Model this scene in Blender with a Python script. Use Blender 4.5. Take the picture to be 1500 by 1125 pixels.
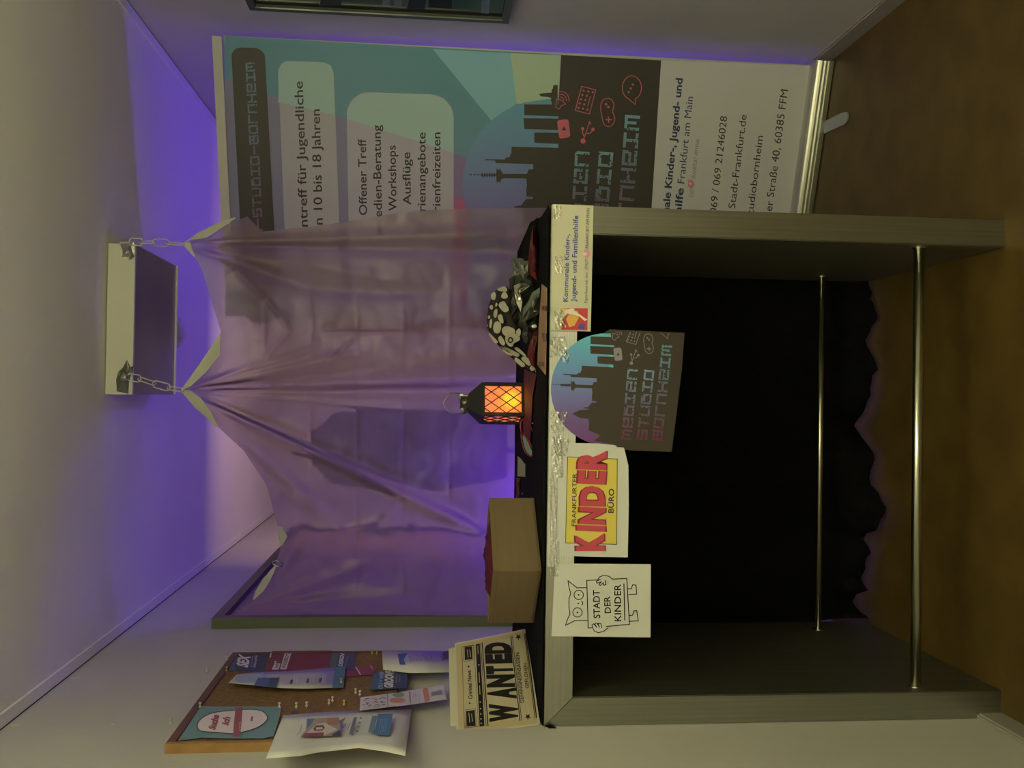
import bpy, bmesh, math, random
from mathutils import Vector, Matrix, noise
for o in list(bpy.data.objects): bpy.data.objects.remove(o)
SC = bpy.context.scene
COL = SC.collection
V = Vector

# ------------------------------------------------------------------ camera
FPX, YAW, PITCH, ROLL = 1376.87, .0143, .0947, -.0159
_cy, _sy, _cp, _sp = math.cos(YAW), math.sin(YAW), math.cos(PITCH), math.sin(PITCH)
FW = V((_sy*_cp, _cy*_cp, -_sp)); RT0 = V((_cy, -_sy, 0)); DN0 = FW.cross(RT0)
RT = math.cos(ROLL)*RT0 + math.sin(ROLL)*DN0
DN = -math.sin(ROLL)*RT0 + math.cos(ROLL)*DN0
EYE = V((0, 0, 1.40))
cd = bpy.data.cameras.new('camera'); cam = bpy.data.objects.new('camera', cd); COL.objects.link(cam)
cd.sensor_width = 36; cd.lens = FPX*36/1500; cd.clip_start = .02
m = Matrix.Identity(4)
for i, c in enumerate((DN, RT, -FW)):          # the phone was held sideways: image left is up
    for j in range(3): m[j][i] = c[j]
m.translation = EYE
cam.matrix_world = m
SC.camera = cam
vs = SC.view_settings
vs.view_transform = 'Standard'; vs.look = 'None'; vs.gamma = 1; vs.use_curve_mapping = False; vs.exposure = 0.0

# ------------------------------------------------------------------ world and lights
w = bpy.data.worlds.new('world'); SC.world = w; w.use_nodes = True
w.node_tree.nodes['Background'].inputs[0].default_value = (.9, .92, .7, 1)
w.node_tree.nodes['Background'].inputs[1].default_value = 0.02

def area(name, loc, rot, sx, sy, power, col, spread=180):
    l = bpy.data.lights.new(name, 'AREA'); l.shape = 'RECTANGLE'; l.size = sx; l.size_y = sy
    l.energy = power; l.color = col; l.spread = math.radians(spread)
    o = bpy.data.objects.new(name, l); COL.objects.link(o); o.location = loc; o.rotation_euler = rot
    return o
# dim warm-green ceiling light of the corridor behind the photographer, plus added fill
WARM = (1.0, .965, .56)
area('corridor_and_fill_light', (.35, -.9, 1.75), (math.radians(97), 0, 0), .7, .5, 8, WARM)
area('corridor_and_fill_light', (.35, .6, 1.95), (math.radians(180), 0, 0), .5, .5, 32, WARM)  # added fill facing up to brighten the ceiling, no such lamp hangs here

# added warm fill, unseen, washing the far end and warming the film
area('far_end_fill', (.10, 4.1, 1.45), (math.radians(88), 0, 0), .3, .3, 8, (1.0, .66, .40))

# ------------------------------------------------------------------ pixel rays onto real planes
def ray(x, y):
    return RT*((562.5-y)/FPX) + DN*((x-750)/FPX) + FW
class Plane:
    def __init__(s, P, n):
        s.P = V(P); s.n = V(n).normalized()
        if s.n.dot(EYE-s.P) < 0: s.n = -s.n
    def w(s, x, y, off=0):
        k = ray(x, y); t = (s.P+s.n*off-EYE).dot(s.n)/k.dot(s.n)
        return EYE+k*t
def at(x, y, Y):
    k = ray(x, y); return EYE+k*(Y/k.y)
def onz(x, y, z):
    k = ray(x, y); return EYE+k*((z-EYE.z)/k.z)

def lin(c):
    c /= 255
    return c/12.92 if c < .04045 else ((c+.055)/1.055)**2.4
def rgb(r, g, b): return (lin(r), lin(g), lin(b), 1)
def alb(r, g, b, white=(150, 150, 118)):
    return tuple(min(.85, .78*lin(a)/lin(q)) for a, q in zip((r, g, b), white))+(1,)

# ------------------------------------------------------------------ materials
MATS = {}
def mat(name, col, rough=.6, metal=0, noise_amt=0, nscale=(8, 8, 8), bump=0, bscale=60, spec=.5, emis=None, estr=0, coat=0):
    if name in MATS: return MATS[name]
    m = bpy.data.materials.new(name); m.use_nodes = True; nt = m.node_tree; b = nt.nodes['Principled BSDF']
    b.inputs['Base Color'].default_value = col if len(col) == 4 else (*col, 1)
    b.inputs['Roughness'].default_value = rough; b.inputs['Metallic'].default_value = metal
    b.inputs['Specular IOR Level'].default_value = spec; b.inputs['Coat Weight'].default_value = coat
    if emis: b.inputs['Emission Color'].default_value = (*emis[:3], 1); b.inputs['Emission Strength'].default_value = estr
    if noise_amt or bump:
        tc = nt.nodes.new('ShaderNodeTexCoord'); mp = nt.nodes.new('ShaderNodeMapping')
        mp.inputs['Scale'].default_value = nscale; nt.links.new(tc.outputs['Object'], mp.inputs[0])
    if noise_amt:
        n = nt.nodes.new('ShaderNodeTexNoise'); n.inputs['Scale'].default_value = 1; n.inputs['Detail'].default_value = 6
        nt.links.new(mp.outputs[0], n.inputs[0])
        r = nt.nodes.new('ShaderNodeMapRange'); r.inputs[1].default_value = .3; r.inputs[2].default_value = .7
        r.inputs[3].default_value = 1-noise_amt; r.inputs[4].default_value = 1+noise_amt
        nt.links.new(n.outputs[0], r.inputs[0])
        mx = nt.nodes.new('ShaderNodeVectorMath'); mx.operation = 'SCALE'
        mx.inputs[0].default_value = col[:3]; nt.links.new(r.outputs[0], mx.inputs['Scale'])
        nt.links.new(mx.outputs[0], b.inputs['Base Color'])
    if bump:
        n2 = nt.nodes.new('ShaderNodeTexNoise'); n2.inputs['Scale'].default_value = bscale; n2.inputs['Detail'].default_value = 4
        nt.links.new(tc.outputs['Object'], n2.inputs[0])
        bp = nt.nodes.new('ShaderNodeBump'); bp.inputs['Strength'].default_value = bump; bp.inputs['Distance'].default_value = .01
        nt.links.new(n2.outputs[0], bp.inputs['Height']); nt.links.new(bp.outputs[0], b.inputs['Normal'])
    MATS[name] = m
    return m
def brushed(name, col, stretch, rough=.38):
    m = mat(name, col, rough, 1, .10, stretch)
    nt = m.node_tree; b = nt.nodes['Principled BSDF']
    n = [x for x in nt.nodes if x.type == 'TEX_NOISE'][0]
    bp = nt.nodes.new('ShaderNodeBump'); bp.inputs['Strength'].default_value = .12; bp.inputs['Distance'].default_value = .002
    nt.links.new(n.outputs[0], bp.inputs['Height']); nt.links.new(bp.outputs[0], b.inputs['Normal'])
    return m
M_wall = mat('wall_paint', (.60, .59, .565), .85, 0, .03, (3, 3, 3), .05, 120)
M_ceil = mat('ceiling_paint', (.86, .84, .80), .9, 0, .03, (2, 2, 2))
M_floor = mat('brown_linoleum', (.105, .066, .017), .5, 0, .22, (9, 9, 9), .02, 200, .35)
M_skirt = mat('grey_skirting', (.36, .34, .31), .5)
M_shadow = mat('gap_shade', (.03, .03, .03), .9)  # stands in for the shade in the gaps beside the ceiling trim
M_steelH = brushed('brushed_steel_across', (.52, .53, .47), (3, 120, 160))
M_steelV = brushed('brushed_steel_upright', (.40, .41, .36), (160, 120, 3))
M_steelD = brushed('brushed_steel_shaded', (.30, .30, .24), (160, 120, 3), .5)  # darker copy of the upright steel, shade of the inner faces painted in
M_rod = mat('polished_steel', (.62, .62, .50), .25, 1)
M_alu = mat('satin_aluminium', (.62, .63, .55), .35, 1, .05, (4, 60, 60))
M_white = mat('white_lacquer', (.72, .72, .60), .45)
M_under = mat('dark_glossy_panel', (.20, .19, .23), .3, 0, .1, (3, 3, 3), spec=.5)
M_paper = mat('white_paper', (.74, .75, .72), .7, 0, .02, (20, 20, 20))
M_blackcloth = mat('black_cloth', (.0065, .0065, .007), .9, 0, .2, (30, 30, 30), .3, 150, .08)
M_black = mat('black_plastic', (.012, .012, .012), .5)
M_foil = mat('silver_foil', (.62, .62, .55), .28, 1, .1, (30, 30, 30), .4, 60)
M_foilD = mat('crinkled_dark_foil', (.23, .25, .21), .45, .6, .2, (30, 30, 30), .5, 60)
M_chain = mat('pale_chain_plastic', (.62, .60, .58), .45)
M_card = mat('brown_cardboard', (.21, .148, .080), .85, 0, .06, (4, 4, 60), .05, 150)
M_cardin = mat('cardboard_edge', (.20, .125, .06), .9)
M_redcloth = mat('dark_red_cloth', (.085, .005, .005), .6, 0, .3, (15, 15, 15), .3, 50)
M_cork = mat('cork', (.24, .14, .055), .9, 0, .25, (90, 90, 90), .2, 300)
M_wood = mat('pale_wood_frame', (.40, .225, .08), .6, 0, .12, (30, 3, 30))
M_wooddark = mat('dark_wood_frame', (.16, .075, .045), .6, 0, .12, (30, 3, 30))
M_yellowpin = mat('yellow_plastic', (.55, .48, .10), .4)
M_whitepin = mat('white_plastic', (.72, .70, .62), .4)
M_frameg = mat('lit_frame_edge', (.16, .18, .12), .45, .3)  # light falling on the frame's front edge, put into its colour
M_framed = mat('dark_anodised_frame', (.05, .045, .06), .4, .3)
M_board = mat('dull_rose_board', (.36, .24, .25), .7)
M_silver = mat('silver_edge', (.75, .75, .65), .3, 1)
M_acedge = mat('light_acrylic_edge', (.85, .85, .85), .3)
M_wax = mat('hanger_dark', (.02, .02, .02), .9)
M_door = mat('brown_door_wood', (.22, .10, .02), .55, 0, .15, (20, 20, 2))

def ink_mat(name, rough, spec=.35):
    m = bpy.data.materials.new(name); m.use_nodes = True; nt = m.node_tree; b = nt.nodes['Principled BSDF']
    a = nt.nodes.new('ShaderNodeAttribute'); a.attribute_name = 'Col'
    nt.links.new(a.outputs['Color'], b.inputs['Base Color']); b.inputs['Roughness'].default_value = rough
    b.inputs['Specular IOR Level'].default_value = spec
    return m
M_ink = ink_mat('printing_ink', .6)
M_inkgloss = ink_mat('banner_print', .42, .4)

def sheet_mat():
    m = bpy.data.materials.new('translucent_plastic_film'); m.use_nodes = True; nt = m.node_tree; N = nt.nodes; L = nt.links
    N.clear(); out = N.new('ShaderNodeOutputMaterial')
    tl = N.new('ShaderNodeBsdfTranslucent'); tl.inputs[0].default_value = (.92, .68, .60, 1)
    df = N.new('ShaderNodeBsdfDiffuse'); df.inputs[0].default_value = (.34, .29, .25, 1)
    rf = N.new('ShaderNodeBsdfRefraction'); rf.inputs[0].default_value = (.88, .80, .85, 1); rf.inputs['IOR'].default_value = 1.06; rf.inputs['Roughness'].default_value = .24
    gl = N.new('ShaderNodeBsdfGlossy'); gl.inputs[0].default_value = (.8, .8, .75, 1); gl.inputs['Roughness'].default_value = .38
    def mix(a, b, f):
        x = N.new('ShaderNodeMixShader'); x.inputs[0].default_value = f; L.new(a.outputs[0], x.inputs[1]); L.new(b.outputs[0], x.inputs[2]); return x
    a = mix(tl, df, .42); c = mix(a, rf, .42); g = mix(c, gl, .045)
    L.new(g.outputs[0], out.inputs[0])
    tc = N.new('ShaderNodeTexCoord'); n = N.new('ShaderNodeTexNoise'); n.inputs['Scale'].default_value = 26; n.inputs['Detail'].default_value = 5
    L.new(tc.outputs['Object'], n.inputs[0]); bp = N.new('ShaderNodeBump'); bp.inputs['Strength'].default_value = .09; bp.inputs['Distance'].default_value = .01
    L.new(n.outputs[0], bp.inputs['Height'])
    for q in (tl, df, gl): L.new(bp.outputs[0], q.inputs['Normal'])
    return m
M_film = sheet_mat()
M_hem = mat('film_hem', (.60, .62, .52), .6, 0, .05, (20, 20, 20))
def tape_mat():
    m = bpy.data.materials.new('clear_tape'); m.use_nodes = True; nt = m.node_tree; N = nt.nodes; L = nt.links; N.clear()
    out = N.new('ShaderNodeOutputMaterial'); tp = N.new('ShaderNodeBsdfTransparent'); gl = N.new('ShaderNodeBsdfGlossy')
    gl.inputs['Roughness'].default_value = .12; x = N.new('ShaderNodeMixShader'); x.inputs[0].default_value = .28
    L.new(tp.outputs[0], x.inputs[1]); L.new(gl.outputs[0], x.inputs[2]); L.new(x.outputs[0], out.inputs[0])
    tc = N.new('ShaderNodeTexCoord'); n = N.new('ShaderNodeTexNoise'); n.inputs['Scale'].default_value = 110
    L.new(tc.outputs['Object'], n.inputs[0]); bp = N.new('ShaderNodeBump'); bp.inputs['Strength'].default_value = .9; bp.inputs['Distance'].default_value = .004
    L.new(n.outputs[0], bp.inputs['Height']); L.new(bp.outputs[0], gl.inputs['Normal'])
    return m
M_tape = tape_mat()

# ------------------------------------------------------------------ object helpers
def link(o, parent=None):
    COL.objects.link(o)
    if parent: o.parent = parent
    return o
def wpos(o):
    p = V((0, 0, 0))
    while o: p += o.location; o = o.parent
    return p
def thing(name, loc, label, cat, group=None):
    o = bpy.data.objects.new(name, None); o.empty_display_size = .05; COL.objects.link(o); o.location = loc
    o['label'] = label; o['category'] = cat
    if group: o['group'] = group
    return o
def tag(o, label, cat, group=None):
    o['label'] = label; o['category'] = cat
    if group: o['group'] = group
    return o
def obj(name, verts, faces, m, parent=None, smooth=False, cols=None, loc=None):
    base = V(loc) if loc is not None else V((0, 0, 0))
    org = wpos(parent)+base if parent else base
    me = bpy.data.meshes.new(name); me.from_pydata([tuple(V(v)-org) for v in verts], [], faces)
    me.materials.append(m)
    if smooth:
        for p in me.polygons: p.use_smooth = True
    if cols:
        ca = me.color_attributes.new('Col', 'FLOAT_COLOR', 'CORNER'); k = 0
        for p in me.polygons:
            c = cols[p.index]
            for _ in range(p.loop_total): ca.data[k].color = c; k += 1
    me.update()
    o = bpy.data.objects.new(name, me); link(o, parent); o.location = base
    return o
def struct(o): o['kind'] = 'structure'; return o
def bmobj(name, bm, m, parent=None, smooth=False, loc=None):
    vs_ = [v.co.copy() for v in bm.verts]; bm.verts.index_update()
    fs = [[v.index for v in f.verts] for f in bm.faces]; bm.free()
    return obj(name, vs_, fs, m, parent, smooth, loc=loc)
def bx(bm, a, b, M=None, bev=0):
    a, b = V(a), V(b); c = (a+b)/2; s = b-a
    r = bmesh.ops.create_cube(bm, size=1, matrix=Matrix.Translation(c) @ Matrix.Diagonal((abs(s.x), abs(s.y), abs(s.z), 1)))
    if bev:
        ed = list({e for v in r['verts'] for e in v.link_edges})
        rr = bmesh.ops.bevel(bm, geom=ed, offset=bev, segments=2, affect='EDGES', profile=.5)
        r['verts'] = list({v for f in rr['faces'] for v in f.verts} | {v for v in r['verts'] if v.is_valid})
    if M:
        for v in set(r['verts']): v.co = M @ v.co
def box(name, a, b, m, parent=None, bev=0, M=None, loc=None):
    bm = bmesh.new(); bx(bm, a, b, M if not bev else None, bev)
    if bev and M: bmesh.ops.transform(bm, matrix=M, verts=bm.verts)
    return bmobj(name, bm, m, parent, loc=loc)
def tube_data(path, r, seg=10, closed=False):
    path = [V(p) for p in path]; n = len(path); vs_ = []; fs = []; up = None
    for i, p in enumerate(path):
        if closed: t = (path[(i+1) % n]-path[i-1]).normalized()
        else: t = (path[min(i+1, n-1)]-path[max(i-1, 0)]).normalized()
        if up is None: up = V((0, 0, 1)) if abs(t.z) < .9 else V((1, 0, 0))
        s = t.cross(up)
        if s.length < 1e-4: s = t.cross(V((0, 1, 0)))
        s.normalize(); up = s.cross(t).normalized()
        for k in range(seg):
            a = 2*math.pi*k/seg; vs_.append(p+s*(math.cos(a)*r)+up*(math.sin(a)*r))
    for i in range(n if closed else n-1):
        j = (i+1) % n
        for k in range(seg):
            l = (k+1) % seg; fs.append([i*seg+k, i*seg+l, j*seg+l, j*seg+k])
    if not closed:
        fs.append(list(range(seg))[::-1]); fs.append([(n-1)*seg+k for k in range(seg)])
    return vs_, fs
def tube(name, path, r, m, parent=None, seg=10, closed=False, loc=None):
    v, f = tube_data(path, r, seg, closed); return obj(name, v, f, m, parent, True, loc=loc)
def slab(name, pts, n, th, m, parent=None, loc=None):
    "extrude a planar outline (its front) backwards along -n"
    n = V(n); k = len(pts); vs_ = [V(p) for p in pts]+[V(p)-n*th for p in pts]
    fs = [list(range(k)), [k+i for i in range(k)][::-1]]+[[i, k+i, k+(i+1) % k, (i+1) % k] for i in range(k)]
    return obj(name, vs_, fs, m, parent, loc=loc)
def smoothpts(pts, n=6, closed=False):
    out = []; N = len(pts); P = [V(p) for p in pts]
    rng = N if closed else N-1
    for i in range(rng):
        p0 = P[i-1] if (closed or i > 0) else P[0]; p1 = P[i]; p2 = P[(i+1) % N]; p3 = P[(i+2) % N] if (closed or i+2 < N) else P[-1]
        for k in range(n):
            t = k/n; out.append(.5*((2*p1)+(-p0+p2)*t+(2*p0-5*p1+4*p2-p3)*t*t+(-p0+3*p1-3*p2+p3)*t**3))
    if not closed: out.append(P[-1])
    return out

# ------------------------------------------------------------------ printing on flat things
_fc = bpy.data.curves.new('type_setter', 'FONT'); _fo = bpy.data.objects.new('type_setter', _fc); COL.objects.link(_fo)
_cache = {}
def glyphs(s, off=0):
    if (s, off) in _cache: return _cache[(s, off)]
    _fc.body = s; _fc.offset = off; _fc.resolution_u = 3
    bpy.context.view_layer.update()
    me = bpy.data.meshes.new_from_object(_fo.evaluated_get(bpy.context.evaluated_depsgraph_get()))
    vs_ = [v.co.xy.copy() for v in me.vertices]; fs = [list(p.vertices) for p in me.polygons]
    bpy.data.meshes.remove(me); _cache[(s, off)] = (vs_, fs)
    return vs_, fs
_H = glyphs('H'); CAP = max(v.y for v in _H[0])
PIX = {'M': '11111 10101 10101 10101 10001', 'E': '11111 10001 11111 10000 11111', 'D': '00001 11111 10001 10001 11111'.replace('00001', '11110'),
       'I': '11111 00100 00100 00100 11111', 'N': '11111 10001 10001 10001 10001', 'S': '11111 10000 11111 00001 11111',
       'T': '11111 00100 00100 00100 00100', 'U': '10001 10001 10001 10001 11111', 'O': '11111 10001 10001 10001 11111',
       'B': '11111 10101 11111 10001 11111', 'R': '11111 10000 10000 10000 10000', 'H': '10001 10001 11111 10001 10001', '-': '00000 00000 11111 00000 00000'}
class Print:
    def __init__(s, plane, base=.0006): s.pl = plane; s.base = base; s.v = []; s.f = []; s.c = []; s.A = None
    def _map(s, p):
        return s.A(p) if s.A else p
    def poly(s, pts, col, layer=0):
        k = len(s.v)
        for p in pts:
            p = s._map(p); s.v.append(s.pl.w(p[0], p[1], s.base+layer*.0004))
        s.f.append(list(range(k, k+len(pts)))); s.c.append(col)
    def stroke(s, pts, wd, col, layer=1, closed=False):
        pts = [V(p) for p in pts]; n = len(pts)
        for i in range(n if closed else n-1):
            a, b = pts[i], pts[(i+1) % n]; d = b-a
            if d.length < 1e-6: continue
            d.normalize(); q = V((-d.y, d.x))*wd/2; e = d*wd*.3
            s.poly([a-e+q, b+e+q, b+e-q, a-e-q], col, layer)
    def disc(s, c, rx, ry, col, layer=1, n=24, a0=0, a1=2*math.pi):
        s.poly([(c[0]+rx*math.cos(a0+(a1-a0)*i/n), c[1]+ry*math.sin(a0+(a1-a0)*i/n)) for i in range(n)], col, layer)
    def ring(s, c, rx, ry, wd, col, layer=1, n=24, a0=0, a1=2*math.pi):
        full = abs(a1-a0) > 6.2
        pts = [(c[0]+rx*math.cos(a0+(a1-a0)*i/n), c[1]+ry*math.sin(a0+(a1-a0)*i/n)) for i in range(n if full else n+1)]
        s.stroke(pts, wd, col, layer, full)
    def quad(s, q, pts, col, layer=0):
        "polygon given in the unit square of a quad TL,TR,BR,BL"
        a, b, c, d = [V(x) for x in q]
        s.poly([(a*(1-u)+b*u)*(1-v)+(d*(1-u)+c*u)*v for u, v in pts], col, layer)
    def text(s, st, x0, y0, x1, y1, h, col, bold=0, layer=2, pre='', top=None):
        vs_, fs = glyphs(st, bold)
        mnx = min(v.x for v in vs_); mxx = max(v.x for v in vs_); X0 = mnx
        base = V((x0, y0)); d = V((x1-x0, y1-y0)); up = V((d.y, -d.x)).normalized()*h
        if top: up = V(top)
        off0 = 0
        if pre:
            v2, f2 = glyphs(pre+st, bold); m2 = max(v.x for v in v2); off0 = m2-mxx; vs_, fs = v2, f2
        k = len(s.v)
        for v in vs_:
            p = base+d*((v.x-off0-X0)/(mxx-mnx))+up*(v.y/CAP); p = s._map(p)
            s.v.append(s.pl.w(p[0], p[1], s.base+layer*.0004))
        for f in fs: s.f.append([k+i for i in f]); s.c.append(col)
    def pix(s, st, x0, y0, x1, y1, h, c0, c1, c2, layer=2, seed=1, hole=.12):
        R = random.Random(seed); n = len(st); a = V((x0, y0)); d = V((x1-x0, y1-y0)); up = V((d.y, -d.x)).normalized()*h
        for i, ch in enumerate(st):
            g = PIX[ch].split(); W = 5
            for r in range(5):
                for c in range(5):
                    if g[r][c] != '1': continue
                    for q in range(4):
                        if R.random() < hole: continue
                        u0 = (i+(c+(q % 2)*.5)/5*.86)/n; u1 = u0+.5/5*.80/n; v1 = 1-(r+(q//2)*.5)/5; v0 = v1-.092
                        t = u0*2; col = tuple(x+(y-x)*min(t, 1) for x, y in zip(c0, c1)) if t < 1 else tuple(x+(y-x)*(t-1) for x, y in zip(c1, c2))
                        s.poly([a+d*u0+up*v0, a+d*u1+up*v0, a+d*u1+up*v1, a+d*u0+up*v1], col, layer)
    def build(s, name, parent, m=None):
        o = obj(name, s.v, s.f, m or M_ink, parent, cols=s.c); s.v, s.f, s.c = [], [], []
        return o
def rr(ru, rv, n=6, u0=0, v0=0, u1=1, v1=1):
    "rounded rectangle in unit coordinates"
    out = []
    for cx, cy, a in ((u1-ru, v0+rv, -90), (u1-ru, v1-rv, 0), (u0+ru, v1-rv, 90), (u0+ru, v0+rv, 180)):
        for i in range(n+1):
            t = math.radians(a+90*i/n); out.append((cx+ru*math.cos(t), cy+rv*math.sin(t)))
    return out

# ================================================================== the room
XL, XR, ZC, YB, YF = -.756, 1.2024, 2.3252, 6.3, -1.6
def wallbox(n, a, b, m): return struct(box(n, a, b, m))
wallbox('floor', (XL-.1, YF-.1, -.1), (XR+.1, YB+.1, 0), M_floor)
wallbox('ceiling', (XL-.1, YF-.1, ZC), (XR+.1, YB+.1, ZC+.1), M_ceil)
wallbox('wall_left', (XL-.1, YF, 0), (XL, YB, ZC), M_wall)
wallbox('wall_right', (XR, YF, 0), (XR+.1, YB, ZC), M_wall)
wallbox('wall_back', (XL-.1, YB, 0), (XR+.1, YB+.1, ZC), M_wall)
wallbox('wall_front', (XL-.1, YF-.1, 0), (XR+.1, YF, ZC), M_wall)
def skirting(n, x0, x1, y0, y1):
    bm = bmesh.new(); bx(bm, (x0, y0, 0), (x1, y1, .056)); bx(bm, (x0+(.003 if x0 < 0 else .004), y0, .056), (x1-(.004 if x0 < 0 else .003), y1, .062))
    return struct(bmobj(n, bm, M_skirt))
skirting('baseboard_left', XL, XL+.014, YF, YB)
skirting('baseboard_right', XR-.014, XR, YF, YB)
wallbox('trim_1', (XR-.036, YF, ZC-.006), (XR-.005, YB, ZC), M_ceil)
wallbox('trim_2', (XL+.005, YF, ZC-.006), (XL+.036, YB, ZC), M_ceil)
wallbox('gap_shade_right', (XR-.004, YF, ZC-.004), (XR, YB, ZC), M_shadow)  # dark strip painting the shade of the gap along the right wall
wallbox('gap_shade_left', (XL, YF, ZC-.004), (XL+.004, YB, ZC), M_shadow)  # same painted gap shade along the left wall
# brown door at the far end, seen blurred through the film
d = struct(box('door_1', (.43, YB-.045, 0), (.72, YB, 2.05), M_door))
struct(box('door_panel', (.47, YB-.052, .25), (.68, YB-.045, 1.9), M_door, d)); struct(tube('door_handle', [(.46, YB-.052, 1.02), (.46, YB-.095, 1.02), (.52, YB-.095, 1.02)], .008, M_rod, d))

# ================================================================== violet LED lamps behind the film
def led_lamp(loc, sz, aim, power, label, hue=(.14, .055, 1.0)):
    t = thing('led_lamp', (loc[0], loc[1], 0), label, 'lamp')
    x, y, z = loc
    bm = bmesh.new(); bmesh.ops.create_cone(bm, segments=20, radius1=.12, radius2=.11, depth=.03, cap_ends=True, matrix=Matrix.Translation((x, y, .015)))
    bmobj('base', bm, M_black, t)
    if z > .4: tube('pole', [(x, y, .03), (x, y, z-sz/2)], .012, M_black, t)
    R = Matrix.Translation((x, y, z)) @ V(aim).to_track_quat('Z', 'Y').to_matrix().to_4x4()
    box('housing', (-sz/2, -sz/2, -.05), (sz/2, sz/2, 0), M_black, t, M=R)
    e = mat('violet_led_%d' % power, (.1, .05, .3), .5, emis=hue, estr=power)
    box('light_panel', (-sz/2+.01, -sz/2+.01, 0), (sz/2-.01, sz/2-.01, .004), e, t, M=R)
    return t
led_lamp((-.28, 4.3, .42), .34, (-.35, -.10, .8), 11, 'violet light panel on a low stand behind the lower left of the film')
led_lamp((.86, 4.6, .75), .34, (.2, -.85, .32), 36, 'violet light panel on a stand hidden behind the roll-up banner')

led_lamp((-.27, 3.24, .965), .13, (-.05, -.8, .5), 46, 'small violet lamp close behind the film, low behind the bar table', (.10, .012, 1.0))

# unidentified dark shape behind the film, draped on a stand
def hanging_shape():
    t = thing('dark_shape', (-.205, 3.50, 0), 'dark blurred shape on a stand behind the film, left of the lantern', 'coat')
    tube('stand', [(-.205, 3.50, .02), (-.205, 3.50, 1.86)], .012, M_black, t)
    bm = bmesh.new(); bmesh.ops.create_cone(bm, segments=20, radius1=.11, radius2=.10, depth=.03, cap_ends=True, matrix=Matrix.Translation((-.205, 3.50, .015)))
    bmobj('stand_base', bm, M_black, t)
    rings = [(1.80, .02, .02), (1.78, .07, .04), (1.72, .13, .06), (1.6, .15, .075), (1.4, .15, .08), (1.15, .13, .075), (1.08, .11, .07)]
    vs_ = []; fs = []; n = 24
    for z, a, b in rings:
        for k in range(n):
            q = 2*math.pi*k/n; f = 1+.06*math.sin(q*6+z*3); vs_.append((-.205+a*f*math.cos(q), 3.50+b*f*math.sin(q), z))
    for i in range(len(rings)-1):
        for k in range(n): fs.append([i*n+k, i*n+(k+1) % n, (i+1)*n+(k+1) % n, (i+1)*n+k])
    obj('cloth', vs_, fs, mat('dark_shape_cloth', (.035, .04, .035), .9), t, True)
hanging_shape()

# ================================================================== bar table
X0, X1, TY0, TY1, TH, TK = -.7545, .4472, 2.1522, 2.8525, 1.1099, .0643
tb = thing('bar_table', ((X0+X1)/2, (TY0+TY1)/2, 0), 'tall brushed steel bar table with two foot rods, papers taped along its front edge', 'table')
g = .0006
def prism(name, pts, y0, y1, m):
    vs_ = [(x, y0, z) for x, z in pts]+[(x, y1, z) for x, z in pts]; n = len(pts)
    return obj(name, vs_, [list(range(n)), [n+i for i in range(n)][::-1]]+[[i, n+i, n+(i+1) % n, (i+1) % n] for i in range(n)], m, tb)
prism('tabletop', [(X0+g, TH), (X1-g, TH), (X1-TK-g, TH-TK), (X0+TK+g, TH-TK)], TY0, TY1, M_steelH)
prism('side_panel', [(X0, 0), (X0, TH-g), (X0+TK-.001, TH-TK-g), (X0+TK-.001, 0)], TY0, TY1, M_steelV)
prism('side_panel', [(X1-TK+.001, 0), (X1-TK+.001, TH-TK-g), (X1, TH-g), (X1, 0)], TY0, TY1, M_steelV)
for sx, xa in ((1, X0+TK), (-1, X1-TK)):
    o = box('inner_face', (min(xa, xa+sx*.0015), TY0+.002, .004), (max(xa, xa+sx*.0015), TY1-.002, TH-TK-.002), M_steelD, tb); o['label'] = 'inner face of the side panel, darkened as in shade'
for yy in (2.1913, 2.7553):
    tube('foot_rod', [(X0+TK, yy, .196), (X1-TK, yy, .196)], .0125 if yy < 2.5 else .0095, M_rod, tb, 16)
    for xx, s in ((X0+TK, 1), (X1-TK, -1)):
        tube('rod_collar', [(xx, yy, .196), (xx+s*.004, yy, .196)], .016, M_rod, tb, 16)
# corrugated white edging strip along the front of the top
bm = bmesh.new()
n = 46
for i in range(n):
    xa = X0+.31+i*(X1-.33-X0-.31)/n*1.0
    z0 = TH-.061+.0007*math.sin(i*1.7)
xa, xb = at(826, 830, TY0).x, at(826, 486, TY0).x
for k in range(11):
    z1 = TH-.002-k*.0056; bx(bm, (xa, TY0-.0016, z1-.005), (xb, TY0-.0002, z1))
o = bmobj('edging_strip', bm, M_paper, tb); o['label'] = 'ribbed white strip taped along the top front edge'

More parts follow.
